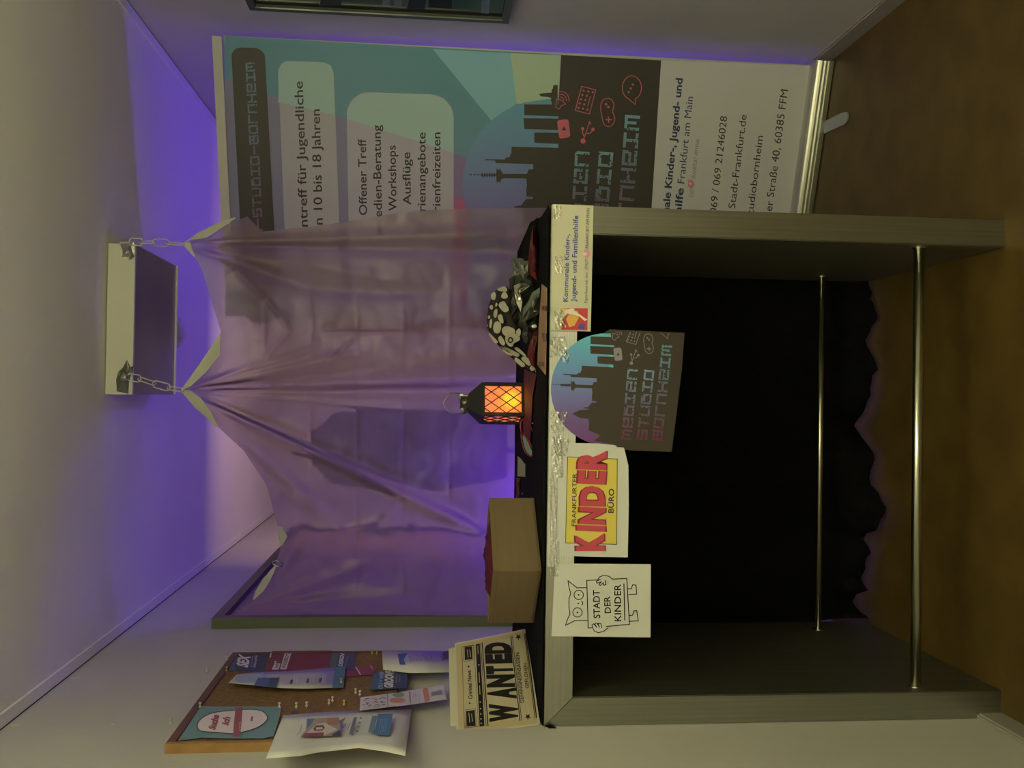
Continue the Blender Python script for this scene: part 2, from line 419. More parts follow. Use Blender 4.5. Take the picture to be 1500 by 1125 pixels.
# ------------------------------------------------ black cloth over and behind the table
def cloth():
    vs_ = []; fs = []
    nx, ny = 60, 18; R = random.Random(3)
    def top(i, j):
        u = i/nx; x = X0-.0 + u*(X1-X0+.0); y = TY0+.006+(TY1+.012-TY0)*j/ny
        z = TH+.0035+.004*max(0, noise.noise(V((x*6, y*6, 1))))
        if i == 0: z = TH+.002
        return (x, y, z)
    for j in range(ny+1):
        for i in range(nx+1): vs_.append(top(i, j))
    # hanging part continues from the last row, ending in a crumpled pile on the floor
    edge = [(0, .02), (.06, .0), (.1, .03), (.3, .0), (.6, 0), (1, 0)]
    nz = 30
    for j in range(1, nz+1):
        t = j/nz; z = (TH+.003)*(1-t)+.006*t
        for i in range(nx+1):
            u = i/nx; x = X0+u*(X1-X0)
            # overhang to the right near the top, narrower towards the floor
            x += (u**3)*(.13*math.exp(-((t-.12)/.16)**2)) - (u**6)*.04*max(0, t-.6)/.4
            x += ((1-u)**8)*.09*max(0, t-.7)/.3
            wv = .022*math.sin(u*26+2*noise.noise(V((u*5, t*2, 0))))*min(1, t*2.5)
            y = TY1+.035+wv+.02*noise.noise(V((u*8, t*4, 5)))*t
            y = max(y, TY1+.010)
            fl = max(0, (t-.86)/.14)
            y -= fl*fl*(.09+.10*noise.noise(V((u*4.3, 0, 9)))+.07*noise.noise(V((u*13, 0, 4)))+.05*noise.noise(V((u*31, t*3, 2))))
            zz = z + fl*(.012+.02*abs(noise.noise(V((u*14, t*9, 2)))))
            vs_.append((x, y, max(zz, .006)))
    W = nx+1; rows = ny+1+nz
    for j in range(rows-1):
        for i in range(nx): fs.append([j*W+i, j*W+i+1, (j+1)*W+i+1, (j+1)*W+i])
    o = obj('black_cloth', vs_, fs, M_blackcloth, None, True)
    md = o.modifiers.new('thickness', 'SOLIDIFY'); md.thickness = .002; md.offset = 1
    tag(o, 'black cloth covering the bar table and hanging down behind it to the floor', 'cloth')
cloth()
o = slab('cloth_corner', [at(*p, 2.142) for p in [(797, 1064), (803, 1066), (808, 1078), (813, 1080), (817, 1073), (820, 1069), (806, 1062)]], (0, -1, 0), .004, M_blackcloth)
tag(o, 'tip of black cloth poking out at the front left corner of the table', 'cloth')

# ================================================================== papers taped on the table front
PF = Plane((0, TY0, 0), (0, -1, 0))
def pfw(pts, off=.0016): return [PF.w(x, y, off) for x, y in pts]
def sheet_on(name, pts, off, th, m, label, cat, pl=None, ctr=None):
    pl = pl or PF
    P = [pl.w(x, y, off) for x, y in pts]; c = sum(P, V())/len(P); zmin = min(p.z for p in P)
    t = thing(name, (c.x, c.y, zmin), label, cat)
    slab('paper', P, pl.n, th, m, t)
    return t
# Kommunale sticker
t = sheet_on('sticker', [(809.5, 299), (869.5, 301), (865.3, 485.5), (806.5, 484)], .0032, .0008, mat('cream_sticker', (.68, .67, .52), .5), 'wide cream sticker with navy lettering and red logo, right end of table front', 'sticker')
P = Print(PF, .0036)
navy = alb(45, 60, 95); grey = alb(70, 70, 65)
P.text('Kommunale Kinder-,', 831.5, 442, 834.5, 343, 6.8, navy, .012)
P.text('Jugend- und Familienhilfe', 843.2, 442, 847, 316, 7.2, navy, .012)
P.text('Eigenbetrieb der', 860, 444, 861.2, 398, 4.0, grey)
P.text('STADT', 861.2, 394.5, 861.8, 379.6, 4.6, grey); P.text('FRANKFURT AM MAIN', 862, 363.5, 863.7, 305, 4.6, grey)
P.build('lettering', t)
red = alb(142, 50, 42); oran = alb(185, 120, 50); crm = alb(165, 160, 115)
Q = [(822.6, 451.3), (822.6, 483.3)]
q4 = [(822, 483), (822.6, 451.3), (861, 451.5), (860.5, 484)]     # TL TR BR BL seen upright
P.quad(q4, [(0, 0), (1, 0), (1, 1), (0, 1)], red, 0)
P.quad(q4, [(0, 0), (1, 0), (1, .22), (.75, .2), (.3, 0)], oran, 1)
P.quad(q4, [(.12, .3), (.5, .18), (.92, .38), (.88, .62), (.55, .66), (.2, .5)], oran, 1)
P.quad(q4, [(.45, 0), (.75, .22), (.7, .42), (.95, .5), (1, .4), (.92, .15), (.7, 0)], crm, 2)
P.quad(q4, [(.72, .38), (.88, .5), (.55, .9), (.5, 1), (.42, .9), (.48, .82), (.62, .7)], crm, 2)
P.quad(q4, [(.1, .62), (.28, .7), (.3, .9), (.02, .88)], navy, 2)
P.build('logo', t)
pk = alb(180, 110, 100)
P.poly([(855, 366), (857, 378), (862, 378), (865, 372), (862, 365)], pk, 1); P.disc((857, 372), 3, 2, crm, 2); P.stroke([(858, 377), (861, 372), (858, 367)], 1.2, pk, 3)
P.build('emblem', t)

# Frankfurter Kinderbüro paper
t = sheet_on('paper_sign', [(812, 648.5), (876.7, 649.6), (900, 652), (914, 655.5), (920.5, 682), (921, 740), (919.6, 816.4), (860, 815.5), (804, 813)], .0034, .0006, M_paper, 'white paper with a yellow panel and big red KINDER lettering on the table front', 'sign')
P = Print(PF, .0038)
yq = [(831.4, 669.3), (904.2, 672.3), (903.3, 797.4), (828.4, 795.3)]
P.poly(yq, alb(162, 143, 52), 0); P.stroke(yq, 1.0, alb(70, 60, 30), 1, True)
dk = alb(45, 45, 40)
P.text('FRANKFURTER', 843.6, 771, 845, 693.4, 6.2, dk, .01); P.text('BÜRO', 898.7, 751.5, 899.6, 716, 7.6, dk, .02)
P.build('lettering', t)
# big hand-cut letters, each with its own slant
L = [('K', (883, 807), (882, 781), (848, 807.5), 36), ('I', (884.5, 779), (884, 770.5), (849, 776), 36), ('N', (884, 769), (884.5, 744), (850, 766), 33),
     ('D', (883.5, 742), (883, 712), (852, 741), 31), ('E', (884, 710), (885.5, 690), (850, 707), 35), ('R', (885, 689), (886, 660), (849, 686), 36)]
for ch, b0, b1, tp, h in L:
    P.text(ch, *b0, *b1, h, alb(100, 34, 32), .085, 3, top=(-h-1, (tp[1]-b0[1])*.5))
    P.text(ch, *b0, *b1, h, alb(138, 52, 50), .05, 4, top=(-h, (tp[1]-b0[1])*.5))
o = P.build('red_lettering', t); 

# Stadt der Kinder paper
t = sheet_on('paper_sign', [(813, 825.5), (953.3, 826.4), (952.9, 933.7), (807.8, 932)], .0042, .0006, M_paper, 'white paper with black line drawing reading STADT DER KINDER, left on the table front', 'sign')
P = Print(PF, .0046)
bk = (.02, .02, .02, 1)
def zc(pts): return [(780+x/3.309, 620+y/3.309) for x, y in pts]
def ln(pts, wd=1.25, cl=False): P.stroke(zc(pts), wd, bk, 1, cl)
ln([(265, 797), (215, 797), (172, 763), (176, 790), (185, 825), (177, 850), (177, 895), (182, 925), (170, 950), (160, 980), (205, 957), (268, 955)])
for c in ((224, 832), (218, 917)):
    cc = zc([c])[0]; P.ring(cc, 6.8, 6.8, 1.2, bk, 1); P.disc(cc, 1.3, 1.3, bk, 2, 10)
P.disc(zc([(222, 873)])[0], 1.2, 1.2, bk, 2, 10); ln([(238, 862), (243, 868), (243, 876), (239, 881)])
ln([(263, 762), (457, 752), (470, 975), (270, 993)], cl=True)
wht = (.74, .75, .72, 1)
P.poly(zc([(312, 775), (322, 750), (345, 738), (372, 742), (387, 757), (352, 782)]), wht, 2)
P.stroke(zc([(318, 757), (325, 745), (345, 737), (370, 742), (387, 755)]), 1.2, bk, 3)
P.stroke(zc([(330, 757), (310, 766), (312, 775), (335, 768), (322, 780), (328, 787), (343, 772), (345, 785), (355, 782), (352, 762)]), 1.2, bk, 3)
P.poly(zc([(290, 968), (330, 965), (365, 992), (340, 1010), (305, 1013), (290, 995)]), wht, 2)
P.stroke(zc([(293, 992), (300, 1008), (320, 1015), (345, 1008), (365, 992)]), 1.2, bk, 3)
P.stroke(zc([(293, 992), (288, 978), (296, 972), (312, 990), (302, 972), (312, 968), (325, 990), (318, 970), (332, 972), (336, 992)]), 1.2, bk, 3)
ln([(463, 803), (478, 803), (486, 783), (502, 785), (505, 828), (466, 830)]); ln([(468, 932), (485, 930), (492, 910), (505, 908), (513, 958), (472, 960)])
P.build('drawing', t)
for s, b0, b1, h in (('STADT', (328, 945), (325, 808), 9.5), ('DER', (380, 920), (376, 838), 9), ('KINDER', (430, 960), (428, 780), 9.5)):
    a, b = zc([b0, b1]); P.text(s, *a, *b, h, bk, .012)
ln([(443, 778), (447, 955)], 1.3)
P.build('lettering', t)

# ------------------------------------------------ shared skyline artwork
def art(P, deep, blue, lblue, icon, amap, extra=True, up=0):
    P.A = amap; b0 = P.base; P.base += up*.0004
    z6 = lambda pts: [(680+x/5.114, 100+y/5.114) for x, y in pts]
    for s in (((450, 270), (450, 352), (760, 362), (760, 272)), ((445, 374), (450, 455), (760, 464), (760, 376)), ((530, 482), (524, 490), (525, 550), (532, 560), (760, 568), (760, 484))): P.poly(z6(s), deep, 3)
    if extra: P.poly(z6([(700, 125), (668, 127), (664, 150), (655, 165), (655, 182), (622, 184), (585, 188), (568, 190), (562, 198), (572, 208), (585, 212), (625, 214), (650, 222), (650, 240), (660, 275), (700, 275)]), deep, 3)
    P.poly(z6([(705, 360), (705, 377), (660, 377), (660, 360)]), blue, 4); P.poly(z6([(700, 464), (700, 482), (655, 482), (655, 464)]), blue, 4); P.poly(z6([(695, 568), (695, 597), (650, 594), (650, 567)]), blue, 4)
    P.poly(z6([(770, 597), (355, 587), (353, 640), (345, 645), (340, 665), (312, 670), (305, 683), (155, 681), (155, 688), (232, 692), (235, 710), (515, 718), (518, 755), (482, 760), (470, 790), (465, 828), (470, 880), (465, 900), (465, 960), (515, 965), (512, 978), (465, 980), (440, 1005), (430, 1025), (372, 1036), (372, 1043), (430, 1045), (430, 1200), (770, 1200)]), deep, 3)
    P.poly(z6([(470, 792), (292, 790), (278, 770), (268, 750), (258, 762), (243, 750), (240, 788), (240, 812), (243, 858), (258, 848), (268, 858), (278, 832), (292, 824), (470, 826)]), deep, 3)
    for i in range(6): P.poly(z6([(130+i*18, 786), (140+i*18, 786), (140+i*18, 814), (130+i*18, 814)]), deep, 3)
    P.poly(z6([(120, 796), (240, 794), (240, 806), (120, 804)]), deep, 3)
    for i in range(3): P.poly(z6([(42+i*28, 794), (58+i*28, 794), (58+i*28, 801), (42+i*28, 801)]), deep, 3)
    # icons
    S = 1.1
    c = z6([(720, 240)])[0]
    P.stroke(z6([(690, 232), (685, 290), (712, 305), (728, 280), (760, 268), (722, 235)]), S, icon, 5, True)
    for r in (4.5, 8.5, 12.5): P.ring(z6([(722, 238)])[0], r, r, 1.2, icon, 5, 10, -1.75, .15)
    P.stroke(z6([(880, 135), (985, 162), (938, 343), (832, 316)]), 1.2, icon, 5, True)
    for i in range(3):
        for j in range(5):
            if i == 2 and j in (1, 2, 3): continue
            P.disc(z6([(895+i*32-j*10+i*2, 168+j*32+i*6)])[0], 1.6, 1.6, icon, 5, 8)
    P.stroke(z6([(945, 212), (925, 285)]), 1.2, icon, 5)
    pad = smoothpts([(1060, 228), (1100, 232), (1120, 275), (1115, 320), (1125, 370), (1118, 415), (1085, 437), (1045, 420), (1030, 370), (1022, 300), (1030, 248)], 3, True) if False else smoothpts([V(p) for p in [(1060, 228), (1100, 232), (1122, 275), (1112, 325), (1128, 370), (1115, 418), (1080, 437), (1045, 415), (1032, 360), (1022, 300), (1032, 250)]], 3, True)
    P.stroke(z6([(p.x, p.y) for p in pad]), 1.3, icon, 5, True)
    for q in ((1062, 270), (1080, 290)): P.disc(z6([q])[0], 1.9, 1.9, icon, 5, 10)
    P.stroke(z6([(1060, 385), (1102, 385)]), 1.8, icon, 5); P.stroke(z6([(1080, 365), (1082, 405)]), 1.8, icon, 5)
    P.quad([z6([q])[0] for q in ((695, 390), (780, 380), (796, 515), (712, 528))], rr(.2, .14, 4), icon, 5)
    P.poly(z6([(730, 468), (745, 434), (766, 462)]), deep, 6)
    P.stroke(z6([(890, 545), (940, 400)]), 1.3, icon, 5); P.disc(z6([(890, 545)])[0], 3.8, 3.8, icon, 5, 14); P.poly(z6([(928, 415), (938, 392), (955, 420)]), icon, 5)
    P.stroke(z6([(900, 515), (888, 490), (885, 455)]), 1.3, icon, 5); P.disc(z6([(887, 452)])[0], 2.5, 2.5, icon, 5, 10)
    P.stroke(z6([(908, 492), (945, 485), (965, 460)]), 1.3, icon, 5); P.disc(z6([(965, 458)])[0], 2.7, 2.7, icon, 5, 10)
    P.ring((925.6, 128.5), 14, 17.5, 1.3, icon, 5, 26, 1.9, 1.9+5.6); P.stroke([(921.3, 145.5), (930.5, 153), (931, 145)], 1.3, icon, 5)
    for k in range(3): P.disc((921+k*3.0, 135-k*5.5), 1.6, 1.6, icon, 6, 8)
    P.A = None; P.base = b0

# Medien studio poster on the table front
A3 = [((824.7, 146), (905, 489)), ((890.4, 165), (952.4, 504)), ((861, 193), (931.5, 522.6))]
def affine(src, dst):
    (x1, y1), (x2, y2), (x3, y3) = src; D = (x2-x1)*(y3-y1)-(x3-x1)*(y2-y1)
    (p1, q1), (p2, q2), (p3, q3) = dst
    def f(p):
        a = ((p[0]-x1)*(y3-y1)-(x3-x1)*(p[1]-y1))/D; b = ((x2-x1)*(p[1]-y1)-(p[0]-x1)*(y2-y1))/D
        return (p1+a*(p2-p1)+b*(p3-p1), q1+a*(q2-q1)+b*(q3-q1))
    return f
AM = affine([(822, 152), (903, 297), (822, 288)], [(868, 494), (921, 600), (864, 593)])
AM = lambda p: (904.5+(p[0]-824.7)*.695, max(489+(p[0]-824.7)*.02+(p[1]-146)*.70, 484.6+max(0, p[0]-810)*.033))
deepP = alb(58, 54, 38)
out = [(893, 482.5), (1003, 487.5), (999, 540), (992, 600), (984, 662), (925, 660), (866, 651)]
circ = [(889+82*math.cos(math.radians(a)), 570+82*math.sin(math.radians(a))) for a in range(110, 272, 6)]
t = sheet_on('poster', out+circ, .0022, .0006, mat('dark_poster_stock', (.05, .042, .028), .5), 'round-topped dark poster with teal skyline print on the table front', 'poster')
P = Print(PF, .0026)
cs = [alb(70, 135, 120), alb(72, 115, 118), alb(78, 98, 112), alb(82, 80, 100), alb(78, 60, 82), alb(78, 45, 72)]
# sky disc in fine bands running from teal to plum
def lerpc(t):
    t = max(0, min(.9999, t))*(len(cs)-1); i = int(t); f = t-i; return tuple(a+(b-a)*f for a, b in zip(cs[i], cs[i+1]))
nb = 60
for i in range(nb):
    y0 = 488.5+i*(162/nb); y1 = y0+162/nb
    def xl(y): return 889-math.sqrt(max(0, 82**2-(y-570)**2))
    xr = 905 if y0 < 600 else 905-(y0-600)*.1
    if y1 > 651: break
    P.poly([(xl(y0), y0), (xr, y0), (xr, y1), (xl(y1), y1)], lerpc((y0-488)/160), 0)
P.build('sky_print', t)
deep = alb(45, 41, 27)
art(P, deep, cs[0], cs[0], alb(100, 98, 85), AM, False)
P.poly([(893, 482.8), (1002.5, 487.8), (998.5, 540), (991.5, 600), (984, 661), (904, 655), (893, 640), (890, 600), (896, 540), (897, 500)], deep, 2)
P.poly([(901, 483), (897, 486), (895, 491), (896, 497), (900, 500), (906, 499), (906, 483)], deep, 1)
P.poly([(862, 600), (849, 601), (838, 606), (849, 612), (864, 614), (862, 630), (880, 638), (870, 646), (905, 652), (905, 600)], deep, 1)
P.build('skyline_print', t)
mg, gy, tl = alb(82, 32, 46), alb(74, 76, 80), alb(75, 112, 104)
P.pix('MEDIEN', 925, 645, 934.6, 539, 15, mg, gy, alb(90, 115, 115), layer=4, seed=1); P.pix('STUDIO', 947.5, 645, 959, 540.5, 15, mg, gy, alb(90, 118, 115), layer=4, seed=2); P.pix('BORNHEIM', 970, 646, 985, 504, 15, mg, gy, tl, layer=4, seed=3)
P.build('lettering', t)

# clear tape pieces along the front edge
tp_pts = [[(812, 455), (826, 453), (829, 480), (813, 483)], [(806, 495), (828, 492), (832, 520), (806, 524)], [(822, 512), (836, 518), (832, 533), (820, 528)], [(806, 600), (824, 605), (826, 632), (806, 636)], [(807, 640), (822, 636), (826, 700), (808, 700)],
          [(805, 700), (817, 700), (816, 790), (805, 790)], [(822, 600), (832, 604), (828, 618), (820, 614)], [(806, 790), (820, 792), (818, 845), (806, 843)], [(813, 375), (824, 374), (825, 400), (813, 402)], [(809, 640), (835, 642), (830, 668), (808, 668)], [(810, 300), (822, 302), (820, 322), (809, 320)]]
wh = ['over the red square logo', 'between the sticker and the poster', 'across the teal edge of the poster', 'at the plum foot of the round poster', 'over the corner of the red-lettered paper', 'along the edge above the yellow panel', 'on the purple rim of the poster', 'between the two white papers', 'above the word Kinder on the cream sticker', 'on the top corner of the red-lettered paper', 'at the outer corner of the cream sticker']
for i, (p, l) in enumerate(zip(tp_pts, wh)):
    R = random.Random(i); k = 6; vs_ = []; fs = []
    a, b, c, dd = [V(q) for q in p]
    for u in range(k+1):
        for v in range(k+1):
            q = (a*(1-u/k)+b*u/k)*(1-v/k)+(dd*(1-u/k)+c*u/k)*v/k
            vs_.append(PF.w(q.x, q.y, .0062+R.random()*.0022))
    for u in range(k):
        for v in range(k): fs.append([u*(k+1)+v, u*(k+1)+v+1, (u+1)*(k+1)+v+1, (u+1)*(k+1)+v])
    tag(obj('tape_strip', vs_, fs, M_tape), 'crinkled clear tape '+l, 'tape')

# ================================================================== roll-up banner
BA = math.radians(19)
bdir = V((-math.cos(BA), math.sin(BA), 0))      # from its right end to its left end
bn = V((-math.sin(BA), -math.cos(BA), 0))
BR = V((1.167, 3.118, 0)); BP0 = BR-bn*.045
PBn = Plane(BP0, bn)
bt = thing('roll_up_banner', BR+bdir*.42-bn*.045, 'teal and white roll-up banner with dark skyline standing in the right corner', 'banner')
def onb(x, y): return PBn.w(x, y, 0)
tr = onb(329.5, 51.5); brr = onb(1197, 97)
zt, zb = tr.z, brr.z
WB = .82
# outline of the printed sheet: visible right edge, hidden left edge
rt_t, rt_b = onb(328, 52), onb(1199, 96)
lf_t, lf_b = rt_t+bdir*WB, rt_b+bdir*WB
slab('printed_sheet', [rt_t, lf_t, lf_b, rt_b], PBn.n, .001, mat('banner_vinyl', (.66, .67, .66), .45), bt)
# top rail
r0 = PBn.w(311, 53, .004); r1 = PBn.w(325, 53, .004)
c = (r0+r1)/2; hh = (r0-r1).length/2
bm = bmesh.new()
Mr = Matrix.Translation(c) @ Matrix((( -bdir.x, bn.x, 0, 0), (-bdir.y, bn.y, 0, 0), (0, 0, 1, 0), (0, 0, 0, 1)))
bx(bm, (-WB, -.008, -hh), (0, .008, hh)); bmesh.ops.transform(bm, matrix=Mr, verts=bm.verts)
bmobj('top_rail', bm, mat('cream_rail', (.72, .72, .58), .4), bt)
tube('support_pole', [BP0+bdir*.42-bn*.03+V((0, 0, .05)), BP0+bdir*.42-bn*.03+V((0, 0, zt))], .008, M_alu, bt)
# base cassette: rounded aluminium profile
prof = []
for i in range(9):
    a = math.pi/2*i/8; prof.append((.046*math.sin(a)-.0, .035+.035*math.cos(a)))
prof = [(-.05, .070)]+prof+[(.050, .030), (.050, .020), (.056, .020), (.056, .004), (-.05, .004)]
vs_ = []
for s_ in (0, 1):
    for a, z in prof: vs_.append(BR+bdir*(s_*.86-.012)+bn*(a-.05)+V((0, 0, z)))
n = len(prof)
obj('base_cassette', vs_, [[i, n+i, n+(i+1) % n, (i+1) % n] for i in range(n)]+[list(range(n))[::-1], list(range(n, 2*n))], M_alu, bt)
slab('foot', [onz(x, y, .006) for x, y in [(1207, 178), (1233.6, 165), (1240, 164), (1241.5, 168), (1240.7, 176), (1236, 182), (1207, 196)]], (0, 0, 1), .005, mat('grey_foot', (.38, .42, .44), .5), bt)
# ---- print
bw = (145, 148, 125)
def ab(r, g, b): return alb(r, g, b, bw)
teal = ab(72, 112, 108); teal2 = ab(85, 122, 118); gry = ab(96, 97, 103); pgy = ab(112, 95, 112)
P = Print(PBn, .0006)
def shade_quad(q, ca, cb, nseg, layer, axis=1):
    a, b, c_, d_ = [V(x) for x in q]
    for i in range(nseg):
        t0, t1 = i/nseg, (i+1)/nseg; col = tuple(x+(y-x)*(i+.5)/nseg for x, y in zip(ca, cb))
        if axis: P.poly([a+(d_-a)*t0, b+(c_-b)*t0, b+(c_-b)*t1, a+(d_-a)*t1], col, layer)
        else: P.poly([a+(b-a)*t0, a+(b-a)*t1, d_+(c_-d_)*t1, d_+(c_-d_)*t0], col, layer)
# ground: teal, greyer to the left
shade_quad([(329, 52.5), (823, 80), (823, 460), (329, 460)], ab(68, 112, 105), ab(84, 104, 112), 24, 0)
P.poly([(329, 115), (391, 137), (508, 174), (600, 203), (684, 231), (684, 460), (329, 460)], gry, 1)
P.poly([(600, 203), (684, 231), (684, 460), (560, 460), (560, 260)], ab(98, 88, 108), 2)
P.poly([(660, 290), (686, 291), (686, 460), (640, 460)], ab(125, 72, 92), 3)
P.poly([(634, 72), (748, 78), (760, 150), (719.6, 176.5)], ab(98, 140, 132), 1)
P.poly([(748, 78), (823, 81), (822, 150), (757, 152)], ab(128, 150, 112), 2)
# sky disc, banded
for i in range(50):
    y0 = 145+i*5.2; y1 = y0+5.2
    xl = lambda y: 803-math.sqrt(max(0, 125**2-(y-270)**2))
    t_ = i/50; cA, cB = ab(75, 120, 122), ab(92, 82, 112)
    if y1 > 400: break
    P.poly([(xl(y0), y0), (830, y0), (830, y1), (xl(y1), y1)], tuple(x+(y-x)*min(1, t_*1.35) for x, y in zip(cA, cB)), 4)
P.build('sky_print', bt, M_inkgloss)
deepB = ab(50, 49, 38)
# two pale text panels and the dark title panel
P.quad([(405.5, 474), (407, 89), (489, 92), (492, 474)][1:3]+[(499, 474), (421, 474)], rr(.14, .045, 6), ab(128, 150, 122), 5) if False else None
def panel(q, ru, rv, col, layer): P.quad(q, rr(ru, rv, 8), col, layer)
# quads: TL,TR,BR,BL where the left edge lies hidden behind the film
panel([(359, 470), (338.5, 69), (387.5, 70.5), (409, 470)], .035, .32, deepB, 5)
panel([(422, 470), (407, 88.5), (488.5, 91.5), (502, 470)], .05, .24, ab(126, 128, 116), 5)
panel([(513, 470), (507.5, 134), (664.5, 139), (664.5, 470)], .10, .22, ab(128, 128, 120), 5)
# greener parts of the panels where the teal shows through
P.poly([(407.3, 150), (407.2, 103), (412, 93), (419, 89.5), (476, 91.5), (485, 96), (488.5, 107), (491, 169)][0:1]+[(408, 141), (407.3, 103), (412, 93.5), (419, 89.6), (476, 91.7), (485, 96), (488.4, 107), (490.5, 168)], ab(118, 146, 122), 6)
P.poly([(508.5, 174), (508, 165), (514, 150), (528, 138), (548, 135.5), (630, 138.5), (650, 144), (661, 158), (664.5, 175), (664.5, 224), (600, 203)], ab(120, 146, 124), 6)
bkt = ab(38, 40, 34)
BO = .010
P.text('ntreff für Jugendliche', 451, 332, 443.3, 119, 12.5, bkt, BO, 7, pre='Medie')
P.text('n 10 bis 18 Jahren', 472.8, 329, 468.2, 160, 12.5, bkt, BO, 7, pre='vo')
P.text('Offener Treff', 537.6, 315, 535.8, 203, 11.5, bkt, BO, 7)
P.text('edien-Beratung', 559.4, 318, 557.3, 183, 11.5, bkt, BO, 7, pre='M')
P.text('Workshops', 581, 309, 579.4, 213, 11.5, bkt, BO, 7)
P.text('Ausflüge', 602, 300, 600.6, 223, 11.5, bkt, BO, 7)
P.text('rienangebote', 623.3, 309.5, 623.3, 194, 11.5, bkt, BO, 7, pre='Fe')
P.text('rienfreizeiten', 645, 310, 645, 194, 11.5, bkt, BO, 7, pre='Fe')
P.build('panel_print', bt, M_inkgloss)
P.pix('MEDIEN-STUDIO-BORNHEIM', 389.5, 425, 373.3, 89, 14, ab(110, 70, 90), ab(85, 85, 85), ab(80, 112, 105), 7, 5, .08)
P.build('title_print', bt, M_inkgloss)
P.poly([(822, 80.5), (968.5, 88.5), (944, 470), (800, 470), (818, 300), (818, 150)], deepB, 3+2)
art(P, deepB, ab(80, 120, 120), teal2, ab(150, 82, 82), lambda p: p, True, 4)
P.build('skyline_print', bt, M_inkgloss)
P.pix('MEDIEN', 854, 371, 864, 219, 21, ab(110, 70, 90), ab(85, 85, 85), ab(95, 135, 128), 8, 6)
P.pix('STUDIO', 885.5, 372, 899, 220, 21, ab(110, 70, 90), ab(85, 85, 85), ab(95, 135, 128), 8, 7)
P.pix('BORNHEIM', 923, 372, 938, 166, 22, ab(110, 70, 90), ab(85, 88, 88), ab(95, 135, 128), 8, 8)
P.build('title_print', bt, M_inkgloss)
P.poly([(968.5, 88.5), (1197.5, 97), (1160, 460), (944, 460)], ab(146, 150, 138), 5)
nv = ab(38, 48, 62)
P.text('ale Kinder-, Jugend- und', 980.6, 304, 1000, 115, 9.8, nv, .025, 7, pre='Kommun')
P.text('ilfe', 998.6, 302.6, 1001.5, 276, 10, nv, .025, 7, pre='Familienh'); P.text('Frankfurt am Main', 1002.3, 269, 1015.3, 142, 10, nv, 0, 7)
P.text('STADT', 1015.3, 289, 1016.8, 276, 5, ab(100, 100, 95), 0, 7); P.text('FRANKFURT AM MAIN', 1018.4, 261.7, 1025, 204.5, 5.5, ab(100, 100, 95), 0, 7)
P.poly([(1008, 263), (1008, 274), (1014, 276), (1018, 270), (1015, 264)], ab(150, 105, 95), 7); P.disc((1011, 269), 2, 1.6, ab(146, 150, 138), 8)
P.text('69 / 069 21246028', 1050.2, 304, 1065.4, 170.7, 10, bkt, 0, 7, pre='0')
P.text('Stadt-Frankfurt.de', 1076.7, 305.6, 1093.9, 168.7, 10, bkt, 0, 7)
P.text('udiobornheim', 1104.3, 306, 1117.9, 199.4, 10, bkt, 0, 7, pre='st')
P.text('er Straße 40, 60385 FFM', 1130.8, 309.8, 1154.3, 132, 10.5, bkt, 0, 7)
P.build('address_print', bt, M_inkgloss)

# ================================================================== plastic film
KEYS = [((345, 897), 3.12), ((372, 880), 3.115), ((393, 850), 3.10), ((405, 822), 3.085), ((411, 802), 3.06), ((405, 762), 3.03), ((390, 710), 2.99), ((357, 660), 2.94), ((320, 626), 2.90), ((288, 597), 2.865),
        ((266, 572), 2.845), ((296, 528), 2.858), ((324, 487), 2.87), ((310, 440), 2.87), ((297, 398), 2.86), ((290, 384), 2.855), ((268, 358), 2.845)]
RKEYS = [((268, 358), 2.845), ((330, 347), 2.865), ((385, 339), 2.885), ((417, 336), 2.89), ((470, 330), 2.895), ((527, 322), 2.90), ((570, 314), 2.90), ((610, 309), 2.905), ((680, 306), 2.91), ((750, 305), 2.915), ((860, 304), 2.92)]
def interp(keys, t):
    "t in 0..1 by index distance in pixels"
    ls = [0]
    for i in range(1, len(keys)): ls.append(ls[-1]+(V(keys[i][0])-V(keys[i-1][0])).length)
    d = t*ls[-1]
    for i in range(1, len(keys)):
        if d <= ls[i]+1e-9:
            f = (d-ls[i-1])/(ls[i]-ls[i-1]); a, b = keys[i-1], keys[i]
            return V((a[0][0]+(b[0][0]-a[0][0])*f, a[0][1]+(b[0][1]-a[0][1])*f, a[1]+(b[1]-a[1])*f))
    return V((*keys[-1][0], keys[-1][1]))
def segd(p, a, b):
    ab_ = b-a; t = max(0, min(1, (p-a).dot(ab_)/ab_.length_squared)); return (p-(a+ab_*t)).length, t
HL, HR = (266, 572), (268, 358)
FOLDS = [(HL, (712, 782), 3, 10, -.026), (HL, (700, 752), 4, 16, .014), (HL, (830, 548), 4, 22, -.034), (HL, (800, 572), 3, 14, .022), (HL, (583, 536), 3, 9, -.016), (HL, (385, 530), 2, 4, .008), ((385, 530), (427, 484), 3, 3, .006),
         (HL, (470, 508), 3, 7, .010), (HL, (640, 603), 2, 5, .006), (HL, (460, 645), 3, 9, .012), (HL, (500, 690), 3, 11, -.014), ((345, 640), (500, 775), 4, 16, -.014), ((350, 680), (430, 720), 5, 10, .012), (HL, (560, 510), 3, 9, .012),
         (HR, (345, 395), 3, 5, .008), ((345, 395), (390, 438), 4, 4, .010), ((390, 438), (428, 487), 4, 4, .012), (HR, (462, 425), 4, 12, -.018), ((440, 424), (660, 430), 10, 12, -.010), (HR, (820, 340), 4, 16, .026), (HR, (830, 368), 3, 16, -.024), (HR, (430, 395), 3, 8, .010), (HR, (600, 412), 4, 12, .008),
         ((470, 545), (520, 492), 3, 4, .006), ((468, 487), (600, 487), 3, 3, .004), ((345, 893), (560, 822), 4, 14, .016), ((420, 880), (560, 835), 8, 12, -.012), ((360, 885), (640, 870), 4, 12, .010), ((500, 776), (560, 760), 4, 6, .006), ((405, 850), (440, 790), 5, 8, .010), ((560, 760), (600, 715), 4, 5, -.006)]
